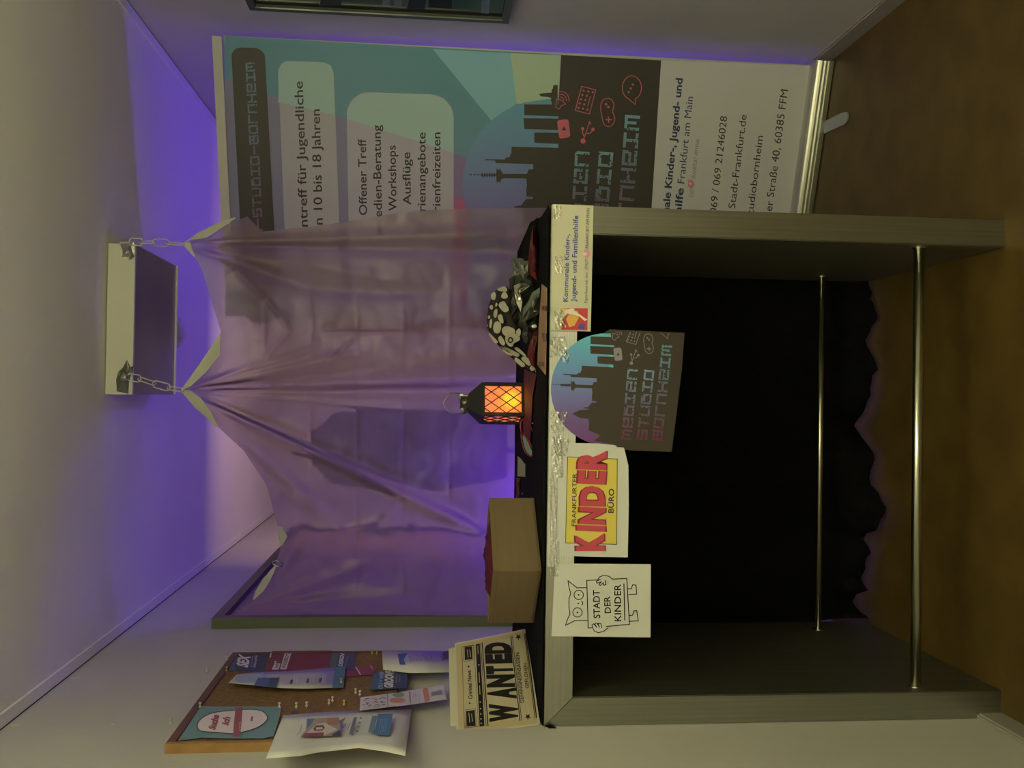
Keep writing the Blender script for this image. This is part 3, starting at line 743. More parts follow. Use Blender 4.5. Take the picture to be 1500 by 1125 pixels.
FOLDS = [(V(a), V(b), w0, w1, am) for a, b, w0, w1, am in FOLDS]
CRE = [(318, 400, 480), (387, 400, 560), (455, 400, 730), (523, 390, 900), (590, 380, 900), (658, 380, 760)]
def fold(x, y):
    p = V((x, y)); s = 0
    for a, b, w0, w1, am in FOLDS:
        dd, t = segd(p, a, b); wd = w0+(w1-w0)*t
        f = math.exp(-(dd/wd)**2); e = min(1, t*8)*min(1, (1-t)*5+.0)
        s += 1.25*am*f*e
    for cx, y0, y1 in CRE:
        if y0 < y < y1:
            k = cx+2.2*noise.noise(V((y*.02, cx, 0)))*2; s += .004*math.exp(-((x-k)/2.2)**2)*min(1, (y-y0)/40, (y1-y)/40)*(.6+noise.noise(V((y*.012, cx, 3))))
    s += .016*noise.noise(V((x*.011, y*.013, 4)))+.006*noise.noise(V((x*.035, y*.03, 7)))
    # crumpled facets
    s += .0035*abs(noise.noise(V((x*.05, y*.05, 1.5))))
    return s
NS, NT = 300, 190
vs_ = []
TL, TRp = interp(KEYS, 0), interp(KEYS, 1); BLp = V((860, 905, 3.10)); BRp = interp(RKEYS, 1)
for j in range(NT+1):
    t = j/NT; Rr = interp(RKEYS, t); Lf = TL.lerp(BLp, t)
    for i in range(NS+1):
        s = i/NS; Tp = interp(KEYS, s); Bt = BLp.lerp(BRp, s)
        # match bottom to top by their sideways position
        p = Tp.lerp(Bt, t)+Lf.lerp(Rr, s)-(TL.lerp(TRp, s)).lerp(BLp.lerp(BRp, s), t)
        edge = min(1, t*14)*.9+.1
        Y = p.z-fold(p.x, p.y)*edge
        if s < .03: Y = max(Y, p.z-.005)
        if p.x > 740: Y = max(Y, 2.90+.0*(p.x-740))
        vs_.append(at(p.x, p.y, max(Y, 2.80)))
W = NS+1
fs = [[j*W+i, j*W+i+1, (j+1)*W+i+1, (j+1)*W+i] for j in range(NT) for i in range(NS)]
ft = thing('plastic_film', (0, 2.95, .9), 'large translucent plastic film hung like a curtain from two chains', 'curtain')
obj('film_sheet', vs_, fs, M_film, ft, True)
# turned-over triangular flap at the right hook
a, b, c_, e = at(268, 358, 2.838), at(362, 317, 2.90), at(386, 341, 2.875), at(330, 352, 2.86)
m1 = at(330, 330, 2.865)
obj('flap', [a, m1, b, c_, e], [[0, 1, 4], [1, 2, 3, 4]], M_film, ft, True)
def strip(name, e0, e1, yo=-.012, m=M_hem):
    vs_ = [at(x, y, Y+yo) for x, y, Y in e0]+[at(x, y, Y+yo) for x, y, Y in e1]; n = len(e0)
    return obj(name, vs_, [[i, i+1, n+i+1, n+i] for i in range(n-1)], m, ft, True)
strip('hem', [(264, 573, 2.845), (296, 528, 2.858), (323, 487, 2.87)], [(279, 566, 2.845), (302, 545, 2.858), (322, 520, 2.868)])
strip('hem', [(264, 571, 2.845), (285, 597, 2.862), (306, 615, 2.88), (316, 626, 2.89)], [(279, 572, 2.845), (295, 584, 2.862), (308, 602, 2.88), (320, 625, 2.89)])
strip('hem', [(266, 358, 2.845), (290, 341, 2.85), (322, 325, 2.87), (345, 318, 2.88)], [(278, 352, 2.842), (303, 348, 2.85), (320, 337, 2.865), (345, 320, 2.88)])
strip('hem', [(266, 357, 2.845), (275, 366, 2.848), (284, 376, 2.85)], [(279, 354, 2.842), (281, 364, 2.846), (286, 375, 2.85)])
o = strip('hem', [(403, 828, 3.09), (385, 848, 3.105), (374, 866, 3.115), (370, 878, 3.12)], [(404, 832, 3.085), (395, 852, 3.095), (386, 866, 3.10), (372, 879, 3.115)], -.02)
o = strip('hem', [(406, 770, 3.03), (410, 790, 3.05), (409, 802, 3.055)], [(413, 772, 3.03), (421, 786, 3.05), (414, 798, 3.05)], -.02)
# metal clip where the film is fixed to the board on the left wall
cl = thing('clip', at(405, 827, 3.06), 'small bright wire clip gripping the film edge near the dark board', 'clip')
tube('wire_loop', [at(*p, 3.055) for p in [(399, 823), (405, 821), (414, 825), (414, 829), (406, 830), (400, 826)]], .0018, M_silver, cl, 8, True)

# ================================================================== ceiling box, chains, foil tape
cb = thing('ceiling_box', (.213, 3.07, 2.248), 'white fronted square box under the ceiling with a dark glossy underside', 'ceiling box')
x0, x1, y0, y1, z0 = -.008, .434, 2.845, 3.31, 2.246
bm = bmesh.new(); bx(bm, (x0, y0, z0), (x1, y0+.012, ZC-.003)); bmobj('front_panel', bm, M_white, cb)
for a, b, nm in (((x0, y0+.012, z0+.002), (x0+.01, y1, ZC-.003), 'side'), ((x1-.01, y0+.012, z0+.002), (x1, y1, ZC-.003), 'side'), ((x0+.01, y1-.01, z0+.002), (x1-.01, y1, ZC-.003), 'back')): box(nm, a, b, M_white, cb)
box('underside_panel', (x0+.001, y0+.012, z0+.001), (x1-.001, y1-.004, z0+.006), M_under, cb)
box('edge_strip', (x0+.002, y1-.004, z0-.006), (x1-.002, y1, z0+.006), M_acedge, cb)
# smoke detector
sd = thing('smoke_detector', (.224, 3.60, ZC), 'small round smoke detector on the ceiling behind the white box', 'detector')
bm = bmesh.new(); bmesh.ops.create_cone(bm, segments=28, radius1=.055, radius2=.06, depth=.02, cap_ends=True, matrix=Matrix.Translation((.224, 3.60, ZC-.01))); bmobj('base', bm, M_white, sd, True)
bm = bmesh.new(); bmesh.ops.create_uvsphere(bm, u_segments=20, v_segments=10, radius=.04, matrix=Matrix.Translation((.224, 3.60, ZC-.02)) @ Matrix.Diagonal((1, 1, .6, 1))); bmobj('sensor_dome', bm, M_white, sd, True)
def chain(pts, label):
    t = thing('chain', pts[0], label, 'chain')
    for i in range(len(pts)-1):
        a, b = V(pts[i]), V(pts[i+1]); dvec = b-a; Ln = dvec.length; dvec.normalize()
        side = dvec.cross(V((0, 1, 0))).normalized(); sd_ = side if i % 2 == 0 else (side*.45+V((0, 1, 0))*.9).normalized()
        c = (a+b)/2; h = Ln*.60; wr = .0105; path = []
        for k in range(20):
            q = 2*math.pi*k/20; cx, sx = math.cos(q), math.sin(q)
            path.append(c+dvec*(math.copysign(max(0, h-wr), cx)+wr*cx)+sd_*(wr*sx))
        tube('link', path, .0019, M_chain, t, 8, True)
chain([at(*p, 2.835) for p in [(191, 354), (208, 355), (226, 355), (246, 356), (269, 358)]], 'short pale plastic chain at the right end of the white box, holding the film')
chain([at(*p, 2.835) for p in [(188, 552), (205, 555), (226, 562), (247, 568), (268, 572)]], 'pale plastic chain at the left end of the white box, pulling the film up')
def crumple(name, pts, Y, th, m, label, cat, seed=0, parent=None, amp=.01):
    "faceted crumpled sheet filling an outline, with real depth"
    R = random.Random(seed); c = sum((V(p) for p in pts), V((0, 0)))/len(pts); n = len(pts)
    vs_ = [at(c.x, c.y, Y-th)]; rings = 3
    for k in range(1, rings+1):
        for p in pts:
            q = c.lerp(V(p), k/rings); j = 0 if k == rings else 2.0
            vs_.append(at(q.x+R.uniform(-j, j), q.y+R.uniform(-j, j), Y-th*(1-(k/rings)**2)-R.uniform(-amp, amp)*(0 if k == rings else 1)))
    vs_.append(at(c.x, c.y, Y+.002)); last = len(vs_)-1
    fs = [[0, 1+i, 1+(i+1) % n] for i in range(n)]
    for k in range(rings-1):
        for i in range(n): a = 1+k*n+i; b = 1+k*n+(i+1) % n; fs.append([a, a+n, b+n]); fs.append([a, b+n, b])
    for i in range(n): fs.append([1+(rings-1)*n+i, last, 1+(rings-1)*n+(i+1) % n])
    o = obj(name, vs_, fs, m, parent)
    if label: tag(o, label, cat)
    return o
crumple('foil_tape', [(174, 354), (196, 354), (197, 376), (190, 381), (178, 377), (180, 368)], 2.843, .010, M_foil, 'crinkled silver tape at the right end of the white box', 'tape', 2, amp=.005)
crumple('foil_tape', [(186, 527), (180, 538), (173, 545), (170, 556), (171, 573), (188, 577), (189, 560), (192, 548), (198, 534), (191, 538)], 2.843, .008, mat('dull_foil', (.22, .24, .19), .4, .7, bump=.3, bscale=60), 'dull grey-green tape patch under the left chain end', 'tape', 3, amp=.004)
o = tag(bmobj('chain_hook', (lambda b: (bmesh.ops.create_uvsphere(b, u_segments=14, v_segments=10, radius=.011, matrix=Matrix.Translation(at(183, 553, 2.828))), b)[1])(bmesh.new()), M_foil, None, True), 'shiny round hook end holding the left chain', 'hook')

# ================================================================== board on the left wall (behind the film)
wb = thing('wall_board', (XL, 4.0, .9), 'large dark-framed board on the left wall, half covered by the film', 'board')
box('board_face', (XL, 3.12, .92), (XL+.012, 4.86, 2.04), M_board, wb)
box('frame_side', (XL, 3.10, .9), (XL+.034, 3.106, 2.062), M_frameg, wb); box('frame_side', (XL, 3.106, .9), (XL+.034, 3.14, 2.062), M_framed, wb)  # front sliver of the frame has its light painted in
box('frame_side', (XL, 4.86, .9), (XL+.034, 4.9, 2.062), M_framed, wb)
box('frame_rail', (XL, 3.14, 2.03), (XL+.034, 4.86, 2.062), M_framed, wb); box('frame_rail', (XL, 3.14, .9), (XL+.034, 4.86, .93), M_framed, wb)

# ================================================================== picture on the right wall
pc = thing('wall_picture', (XR, 2.5, 1.16), 'black glazed picture with grey frame on the right wall, top edge of the photo', 'picture')
ya, yb, za, zb2 = 2.25, 2.925, 1.150, 1.945
M_pf = mat('grey_picture_frame', (.10, .11, .10), .5)
for a, b in (((ya, za), (yb, za+.022)), ((ya, zb2-.022), (yb, zb2)), ((ya, za+.022), (ya+.022, zb2-.022)), ((yb-.022, za+.022), (yb, zb2-.022))):
    box('frame_rail', (XR-.03, a[0], a[1]), (XR, b[0], b[1]), M_pf, pc)
box('picture_face', (XR-.018, ya+.022, za+.022), (XR-.004, yb-.022, zb2-.022), mat('dark_picture_glass', (.012, .02, .018), .2, 0, .3, (12, 12, 12)), pc)
box('silver_bead', (XR-.031, yb-.026, za+.02), (XR-.028, yb-.022, zb2-.02), M_silver, pc)
PR = Plane((XR-.018, 0, 0), (-1, 0, 0)); P = Print(PR)
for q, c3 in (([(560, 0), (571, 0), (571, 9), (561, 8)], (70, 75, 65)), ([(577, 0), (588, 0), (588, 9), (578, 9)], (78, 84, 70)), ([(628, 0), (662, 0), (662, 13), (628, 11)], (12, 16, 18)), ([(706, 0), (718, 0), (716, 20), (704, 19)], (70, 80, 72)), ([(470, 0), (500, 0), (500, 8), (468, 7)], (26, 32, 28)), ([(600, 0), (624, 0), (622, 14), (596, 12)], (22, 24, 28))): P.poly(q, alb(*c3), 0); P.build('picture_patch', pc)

# ================================================================== cork board with notes on the left wall
CBX = XL+.020
PL = Plane((CBX, 0, 0), (1, 0, 0))
ck = thing('cork_board', (XL, 2.4, 1.45), 'cork board in a wooden frame crowded with flyers on the left wall', 'notice board')
c00 = PL.w(242, 1088); y_n, z_t = 2.035, 1.925; y_f, z_b = 2.745, 1.452
fw = .02
box('cork_panel', (XL, y_n+.01, z_b+.01), (CBX-.004, y_f-.01, z_t-.01), M_cork, ck)
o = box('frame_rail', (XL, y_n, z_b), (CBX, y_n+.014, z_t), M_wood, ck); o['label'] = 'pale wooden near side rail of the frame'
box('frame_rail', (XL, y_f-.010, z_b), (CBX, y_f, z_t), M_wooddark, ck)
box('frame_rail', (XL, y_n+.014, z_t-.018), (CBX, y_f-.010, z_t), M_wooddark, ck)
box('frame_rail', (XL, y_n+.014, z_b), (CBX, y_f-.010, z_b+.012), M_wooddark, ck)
def z6(*p): return [(220+x/5, 920+y/5) for x, y in p]
def z7(*p): return [(460+x/5, 920+y/5) for x, y in p]
def note(name, pts, off, col, label, cat='flyer', m=None):
    P_ = [PL.w(x, y, off) for x, y in pts]; c = sum(P_, V())/len(P_)
    t = thing(name, (c.x, c.y, min(p.z for p in P_)), label, cat)
    slab('paper', P_, PL.n, .0006, m or mat('stock_%d_%d_%d' % tuple(int(v*255) for v in col[:3]), col, .6), t)
    return t
wl = (135, 128, 105)
def al(r, g, b):
    y = .3*r+.55*g+.15*b; return alb(r+(y-r)*.3, g+(y-g)*.3, (b+(y-b)*.3)*.92, wl)
OB = -.002
# navy flyer
t = note('flyer', z6((602, 188), (866, 180), (836, 318), (580, 312)), OB, al(36, 40, 54), 'navy flyer with bold white lettering in the top far corner of the cork board')
P = Print(PL, OB+.0006); z14 = lambda *p: [(330+x/14.06, 940+y/14.06) for x, y in p]
a, b = z14((450, 535), (510, 300)); P.text('SEX', *a, *b, 15.5, al(160, 158, 158), .05)
a, b = z14((545, 520), (580, 300)); P.text('Mitmachen', *a, *b, 2.5, al(120, 110, 95)); a, b = z14((620, 530), (670, 290)); P.text('Beratung und Info', *a, *b, 4.5, al(120, 118, 120), .02)
P.poly(z6((602, 188), (640, 187), (620, 312), (580, 312)), al(40, 62, 66), 0)
P.build('lettering', t)
# red flyer
t = note('flyer', z6((893, 168), (1332, 164), (1316, 300), (850, 322)), OB, al(88, 26, 28), 'large dark red flyer with two white label boxes on the cork board')
P = Print(PL, OB+.0006); pw = al(150, 130, 128); dg = al(75, 50, 48)
P.poly(z14((1130, 565), (1255, 570), (1370, 210), (1230, 215)), pw); P.poly(z14((955, 575), (1095, 570), (1140, 445), (1020, 430)), pw); P.disc(z14((1030, 412))[0], 2, 1.1, pw)
a, b = z14((1225, 560), (1335, 225)); P.text('SPIELMOBIL' if False else 'ANGEBOTE', *a, *b, 5, dg, .03, 2); a, b = z14((1065, 555), (1110, 450)); P.text('mit', *a, *b, 4.5, dg, .03, 2)
P.poly(z6((880, 172), (893, 170), (885, 215), (874, 218)), al(140, 128, 110), 1)
P.build('lettering', t)
# purple flyer
t = note('flyer', z7((130, 182), (308, 178), (292, 312), (100, 285)), OB+.001, al(50, 42, 62), 'dark purple and green flyer below the red flyer on the cork board')
P = Print(PL, OB+.0016); P.poly(z7((130, 184), (178, 182), (160, 286), (112, 285)), al(56, 66, 50)); P.build('green_panel', t); a, b = z7((206, 280), (222, 190)); P.text('DESIGN', *a, *b, 5.5, al(135, 135, 135), .04); a, b = z7((236, 275), (252, 205)); P.text('Infos', *a, *b, 3, al(95, 85, 110)); P.build('lettering', t)
# white brochure, curling off the board
def curl(name, grid, col, label, parent=None, m=None, cat='flyer'):
    "grid of (x,y,offset) rows -> curved paper with thickness"
    vs_ = [PL.w(x, y, o_) for r in grid for x, y, o_ in r]; W_ = len(grid[0]); fs = [[j*W_+i, j*W_+i+1, (j+1)*W_+i+1, (j+1)*W_+i] for j in range(len(grid)-1) for i in range(W_-1)]
    c = sum(vs_, V())/len(vs_); t = parent or thing(name, (c.x, c.y, min(v.z for v in vs_)), label, cat)
    o = obj('paper', vs_, fs, m or M_paper, t, True); md = o.modifiers.new('t', 'SOLIDIFY'); md.thickness = .0006
    return t
top = z6((635, 340), (800, 322), (1000, 318), (1180, 304), (1352, 288)); bot = z6((574, 402), (760, 420), (960, 440), (1150, 444), (1335, 438))
grid = []
for k in range(5):
    f = k/4; grid.append([(a[0]+(b[0]-a[0])*f, a[1]+(b[1]-a[1])*f, .004+.010*math.sin(f*2.2)*(1-i*.2)) for i, (a, b) in enumerate(zip(top, bot))])
t = curl('brochure', grid, None, 'white curled brochure with blue pictures pinned under the red flyer', cat='brochure', m=mat('brochure_paper', (.55, .54, .60), .6))
P = Print(PL, .0142)
P.poly(z6((650, 342), (840, 330), (800, 400), (640, 398), (620, 372)), al(92, 98, 104)); P.poly(z6((790, 364), (950, 362), (920, 434), (760, 418)), al(40, 60, 88), 1); P.poly(z6((880, 366), (945, 364), (918, 433), (860, 428)), al(38, 48, 62), 2)
for xx in (1035, 1155, 1248): P.poly(z6((xx-8, 380-(xx-1035)*.06), (xx+12, 376-(xx-1035)*.06), (xx+6, 408-(xx-1035)*.06), (xx-14, 410-(xx-1035)*.06)), al(50, 46, 55), 1)
for xx in (1060, 1078, 1180, 1200, 1268, 1285): P.stroke(z6((xx, 340), (xx-6, 400)), .8, al(130, 122, 130), 1)
P.build('printing', t)
t = note('flyer', z6((1352, 285), (1432, 280), (1416, 434), (1336, 440)), .006, al(42, 72, 84), 'teal blue slip pinned beside the curled white brochure')
t = note('tag', z7((240, 308), (330, 290), (440, 272), (452, 300), (430, 340), (240, 356), (222, 335)), OB+.001, al(98, 30, 34), 'dark red tag with white stroke, middle of the cork board', 'tag')
P = Print(PL, OB+.0016); P.stroke(z7((305, 285), (340, 340)), 1.6, al(140, 120, 115)); P.stroke(z7((415, 275), (430, 300)), 1.2, al(140, 100, 100)); P.build('printing', t)
# teal card with oval
t = note('card', z6((372, 572), (962, 575), (950, 640), (905, 790), (830, 806), (560, 806), (380, 800), (300, 812), (205, 822)), .0, al(64, 90, 82), 'teal card with a pale oval and red lettering, near end of the cork board', 'card')
P = Print(PL, .0006); z9 = lambda *p: [(260+x/9.375, 1020+y/9.375) for x, y in p]
ov = z9((270, 400), (310, 320), (420, 250), (560, 212), (780, 190), (1000, 180), (1140, 195), (1210, 240), (1235, 290), (1210, 345), (1100, 425), (920, 485), (730, 512), (560, 495), (400, 485), (300, 465))
ovs = [(p.x, p.y) for p in smoothpts([V(p) for p in ov], 4, True)]
P.poly(ovs, al(150, 124, 112)); P.stroke(ovs, 1.1, al(35, 45, 40), 1, True)
rd = al(110, 48, 48)
P.poly(z9((800, 150), (893, 150), (880, 350), (862, 555), (762, 555), (775, 350)), rd, 2)
for k in range(4): P.disc(z9((858, 365+k*33))[0], 1.1, 1.0, al(150, 124, 112), 3, 8)
a, b = z9((510, 465), (570, 262)); P.text('Suche', *a, *b, 9, rd, .06, 2); a, b = z9((690, 400), (725, 290)); P.text('ich', *a, *b, 9, rd, .06, 2)
P.poly(z9((1015, 275), (1040, 275), (1030, 340), (1003, 340)), al(90, 55, 50), 2)
P.build('printing', t)
# big white poster curling at the bottom
top = [z6((975, 640))[0], z6((1200, 622))[0], z7((60, 618))[0], z7((330, 606))[0], z7((580, 598))[0], z7((714, 596))[0]]
bot = [z6((848, 955))[0], z6((1100, 938))[0], z7((20, 912))[0], z7((330, 878))[0], z7((520, 905))[0], z7((668, 938))[0]]
grid = []
for k in range(7):
    f = k/6; grid.append([(a[0]+(b[0]-a[0])*f, a[1]+(b[1]-a[1])*f, .001+(.045 if i in (0, 1, 5) else .03)*f*f) for i, (a, b) in enumerate(zip(top, bot))])
t = curl('poster', grid, None, 'large white poster with photo and blue block curling off the cork board', cat='poster')
def pcurl(f): return .0015+.03*f*f
z75 = lambda *p: [(420+x/7.5, 1030+y/7.5) for x, y in p]
P = Print(PL, .020)
P.poly(z75((222, 172), (575, 155), (600, 360), (500, 358), (150, 372), (212, 290)), al(105, 85, 68)); P.poly(z75((222, 172), (310, 168), (215, 300)), al(52, 72, 88), 1)
P.poly(z75((230, 320), (330, 230), (420, 215), (560, 290), (420, 350), (230, 365)), al(130, 112, 90), 1); P.poly(z75((290, 280), (320, 245), (400, 240), (420, 270), (390, 300), (310, 305)), al(72, 40, 34), 2); P.poly(z75((320, 268), (390, 262), (395, 285), (325, 290)), al(135, 118, 98), 3)
P.poly(z75((440, 165), (575, 158), (560, 240), (450, 235)), al(110, 72, 40), 2); P.poly(z75((560, 200), (650, 155), (600, 240)), al(80, 62, 52), 2); P.poly(z75((500, 340), (590, 290), (602, 360), (500, 360)), al(45, 42, 55), 2)
P.poly(z75((200, 330), (410, 320), (400, 365), (160, 372)), al(90, 40, 42), 2)
P.poly(z75((737, 155), (775, 152), (722, 345), (684, 340)), al(62, 66, 62), 1)
for k in range(4): P.disc(z75((815-k*14, 165+k*48))[0], 2.2, 1.1, al(60, 70, 72), 1, 10)
for k in range(3): P.stroke(z75((870+k*14, 150), (820+k*14, 315)), .7, al(112, 118, 112), 1)
P.poly(z75((940, 140), (1000, 138), (950, 322), (893, 320)), al(60, 78, 84), 1); P.poly(z75((1003, 120), (1166, 113), (1128, 358), (960, 345)), al(42, 68, 92), 1)
for k in range(4): P.stroke(z75((1035+k*22, 170), (1010+k*22, 320)), .7, al(70, 98, 118), 2)
P.stroke(z75((165, 235), (150, 310), (115, 345)), 1.2, al(95, 100, 90), 1); P.stroke(z75((655, 225), (625, 265)), .8, al(80, 80, 75), 1); P.stroke(z75((700, 215), (665, 295)), 1.0, al(80, 80, 75), 1)
P.build('printing', t)
# letter with blue triangle
top = z7((498, 168), (700, 166), (990, 172)); mid = z7((502, 250), (700, 245), (990, 238)); bot = z7((506, 305), (700, 330), (992, 325))
t = curl('letter', [[(*p, .001) for p in top], [(*p, .004) for p in mid], [(*p, .010) for p in bot]], None, 'white letter with a blue triangle at the bottom far corner of the cork board', cat='letter')
P = Print(PL, .0085); P.poly(z7((612, 190), (685, 182), (658, 228), (668, 268), (628, 268)), al(45, 62, 98)); P.poly(z7((655, 235), (685, 190), (705, 250)), al(128, 118, 124), 1)
for k in range(18): P.stroke(z7((690+k*14, 195+(k % 4)*8), (698+k*14, 245)), .6, al(88, 80, 88), 1)
P.poly(z7((942, 172), (985, 166), (985, 222), (955, 222)), al(50, 38, 52), 1); P.build('printing', t)
# navy card
t = note('card', z7((436, 330), (690, 292), (684, 436), (405, 454)), .004, al(36, 42, 54), 'dark navy card with bold white lettering hanging below the cork board', 'card')
P = Print(PL, .0046); P.poly(z7((436, 332), (505, 322), (480, 448), (407, 452)), al(42, 60, 74)); z83 = lambda *p: [(480+x/8.333, 940+y/8.333) for x, y in p]
a, b = z83((790, 565), (805, 350)); P.text('GROOVE', *a, *b, 11.5, al(140, 142, 145), .06); a, b = z83((668, 575), (690, 362)); P.text('DU + WIR', *a, *b, 6, al(95, 105, 120), .04)
P.poly(z83((830, 385), (852, 383), (848, 505), (826, 505)), al(70, 66, 58), 1); P.poly(z83((868, 400), (890, 398), (886, 490), (862, 490)), al(66, 62, 54), 1); P.build('lettering', t)
# long strip
t = note('leaflet', z7((340, 508), (620, 470), (945, 416), (972, 520), (700, 560), (335, 602)), .008, al(128, 114, 108), 'long narrow leaflet with green and red ovals hanging below the cork board', 'leaflet')
P = Print(PL, .0086); dr = al(80, 52, 48)
R = random.Random(4)
for k in range(26):
    xx = 350+R.random()*160; yy = 515+R.random()*75-(xx-350)*.09; P.stroke(z7((xx, yy), (xx+R.uniform(8, 26), yy-3)), 1.0, dr if k % 3 else al(45, 34, 34))
P.stroke(z7((537, 482), (540, 575)), .8, dr, 1); P.ring(z7((618, 488))[0], 8.5, 3.2, .5, al(60, 80, 50), 2); P.disc(z7((618, 488))[0], 8.5, 3.2, al(72, 92, 62), 1); P.disc(z7((612, 529))[0], 11.5, 3.9, al(130, 68, 48), 1)
P.stroke(z7((700, 468), (706, 548)), 1.8, al(100, 60, 52), 1)
for xx in (728, 742, 768): P.stroke(z7((xx, 476), (xx+6, 542)), .8, al(112, 88, 80), 1)
P.poly(z7((795, 444), (830, 436), (850, 530), (812, 540)), al(140, 72, 40), 1); P.poly(z7((858, 468), (935, 452), (940, 485), (862, 496)), al(86, 92, 80), 1); P.build('printing', t)
note('slip', z6((1040, 600), (1082, 600), (1078, 628), (1030, 630)), OB+.001, al(48, 40, 42), 'tiny dark slip above the white poster on the cork board', 'slip')
note('slip', z7((495, 588), (690, 572), (694, 590), (500, 602)), .002, al(60, 28, 32), 'dark red slip peeking out between the leaflet and the white poster', 'slip')
# push pins
pins = [((332, 983), 'y', 'left of the navy flyer'), ((332, 967), 'w', 'at the corner of the navy flyer'), ((482, 1031), 'w', 'above the white poster, left of a pair'), ((487, 1027), 'w', 'above the white poster, right of a pair'), ((504, 1032), 'y', 'alone above the white poster'),
        ((500, 1000), 'y', 'on the teal slip'), ((545, 957), 'y', 'beside the letter, left of a pair'), ((552, 958), 'y', 'beside the letter, right of a pair'), ((434, 1036), 'w', 'above the tiny dark slip'), ((449, 1035), 'w', 'lying flat right of the tiny slip'), ((293, 1036), 'w', 'at the upper corner of the teal card'), ((409, 1036), 'w', 'at the lower corner of the teal card'), ((521, 1015), 'w', 'tiny, above the leaflet'), ((527, 1018), 'w', 'tiny, at the corner of the leaflet')]
def pin(p, off, m, label, base=.010):
    c0 = PL.w(p[0], p[1], off)
    t = thing('push_pin', c0, label, 'pin')
    prof = [(0, .0032), (.002, .0034), (.0035, .0017), (.0075, .0016), (.009, .0034), (.011, .0036), (.0115, 0)]
    vs_ = []; n = 10
    for x, r in prof:
        for k in range(n): a = 2*math.pi*k/n; vs_.append(c0+V((x, r*math.cos(a), r*math.sin(a))))
    obj('head', vs_, [[i*n+k, i*n+(k+1) % n, (i+1)*n+(k+1) % n, (i+1)*n+k] for i in range(len(prof)-1) for k in range(n)]+[list(range(n))[::-1]], m, t, True)
    tube('needle', [c0-V((.006, 0, 0)), c0], .0006, M_silver, t, 6)
for p, c, l in pins: pin(p, .001 if 'teal slip' not in l else .007, M_yellowpin if c == 'y' else M_whitepin, ('yellow' if c == 'y' else 'white')+' push pin '+l)
for p, l in (((303, 984), 'white push pin in the wall above the far end of the cork board'), ((250, 1060), 'white push pin in the wall above the near end of the cork board')): pin(p, -.018, M_whitepin, l)
for p, l in (((111, 993.5), 'tiny bright tape scrap high on the left wall, the farther one'), ((22, 1062.8), 'tiny bright tape scrap under the ceiling on the left wall'), ((165, 1061), 'tiny bright tape scrap halfway above the cork board')):
    PW = Plane((XL, 0, 0), (1, 0, 0)); tag(slab('tape_scrap', [PW.w(p[0]-6 if p[0] < 150 else p[0]-2, p[1]-.8, .0012), PW.w(p[0]+6 if p[0] < 150 else p[0]+2, p[1]-1, .0012), PW.w(p[0]+6 if p[0] < 150 else p[0]+2, p[1]+.6, .0012), PW.w(p[0]-6 if p[0] < 150 else p[0]-2, p[1]+.8, .0012)], (1, 0, 0), .001, M_whitepin), l, 'tape')

# ================================================================== newspapers against the left wall
TT = TH+.0095
A_, B_ = V((-.742, 2.182, TT)), V((-.605, 2.496, TT))
nd = (B_-A_).normalized(); nn = V((nd.y, -nd.x, 0))
PN = Plane(A_, nn)
M_news = mat('aged_newsprint', (.60, .50, .33), .8, 0, .06, (25, 25, 25)); M_newsw = mat('plain_newsprint', (.66, .64, .50), .8)
def zn(*p): return [(650+x/6.25, 910+y/6.25) for x, y in p]
def newsp(pts, off, m, label):
    P_ = [PN.w(x, y, off) for x, y in pts]; zmin = min(p.z for p in P_); dz = max(0, TT-.001-zmin)
    P_ = [V((p.x, p.y, max(p.z, TT-.001))) for p in P_]
    c = sum(P_, V())/len(P_); t = thing('newspaper', (c.x, c.y, TT-.001), label, 'newspaper'); slab('paper', P_, PN.n, .0015, m, t); return t
newsp(zn((45, 250), (105, 240), (600, 150), (700, 900), (62, 1050)), -.008, M_newsw, 'plain backs of newspapers standing behind the WANTED front page')
newsp(zn((700, 110), (782, 92), (830, 420), (890, 900), (888, 945), (600, 960)), -.005, M_newsw, 'second newspaper edge showing below the WANTED front page')
t = newsp(zn((100, 203), (745, 70), (800, 400), (886, 930), (870, 948), (500, 995), (118, 1040)), 0, M_newsw, 'aged newspaper front page headed WANTED standing at the left wall')
P = Print(PN, .0006); tan_ = alb(150, 128, 85); ib = (.02, .018, .014, 1)
P.poly(zn((112, 212), (735, 85), (862, 935), (135, 1028)), (.60, .50, .31, 1)); P.poly(zn((175, 240), (700, 140), (800, 880), (190, 970)), (.60, .54, .38, 1), 1)
P.build('page', t)
P = Print(PN, .0010)
P.poly(zn((190, 238), (260, 228), (265, 345), (192, 358)), ib, 1); P.poly(zn((205, 822), (284, 812), (292, 957), (208, 966)), ib, 1)
fr = lambda q, w_=.5: P.stroke(q, w_, ib, 1, True)
fr(zn((178, 232), (272, 218), (280, 352), (182, 370))); fr(zn((195, 812), (292, 800), (302, 965), (198, 975))); fr(zn((165, 238), (275, 220), (318, 962), (190, 978)))
pale = (.60, .54, .38, 1)
for q in ((215, 260, 330), (238, 265, 325)): P.stroke(zn((q[0], q[1]), (q[0]+8, q[2])), 1.0, pale, 3)
for q in ((230, 840, 925), (255, 850, 915)): P.stroke(zn((q[0], q[1]), (q[0]+8, q[2])), 1.0, pale, 3)
a, b = zn((262, 712), (248, 450)); P.text('Criminal News', *a, *b, 5.6, ib, .02); P.disc(zn((228, 415))[0], 1.4, 1.4, ib, 2, 10); P.disc(zn((238, 750))[0], 1.4, 1.4, ib, 2, 10)
P.poly(zn((292, 210), (330, 204), (373, 958), (328, 966)), ib, 1)
for yy in (400, 740, 800, 850, 895, 935): P.disc(zn((318+(yy-400)*.04+3, yy))[0], 1.1, 1.1, pale, 3, 8)
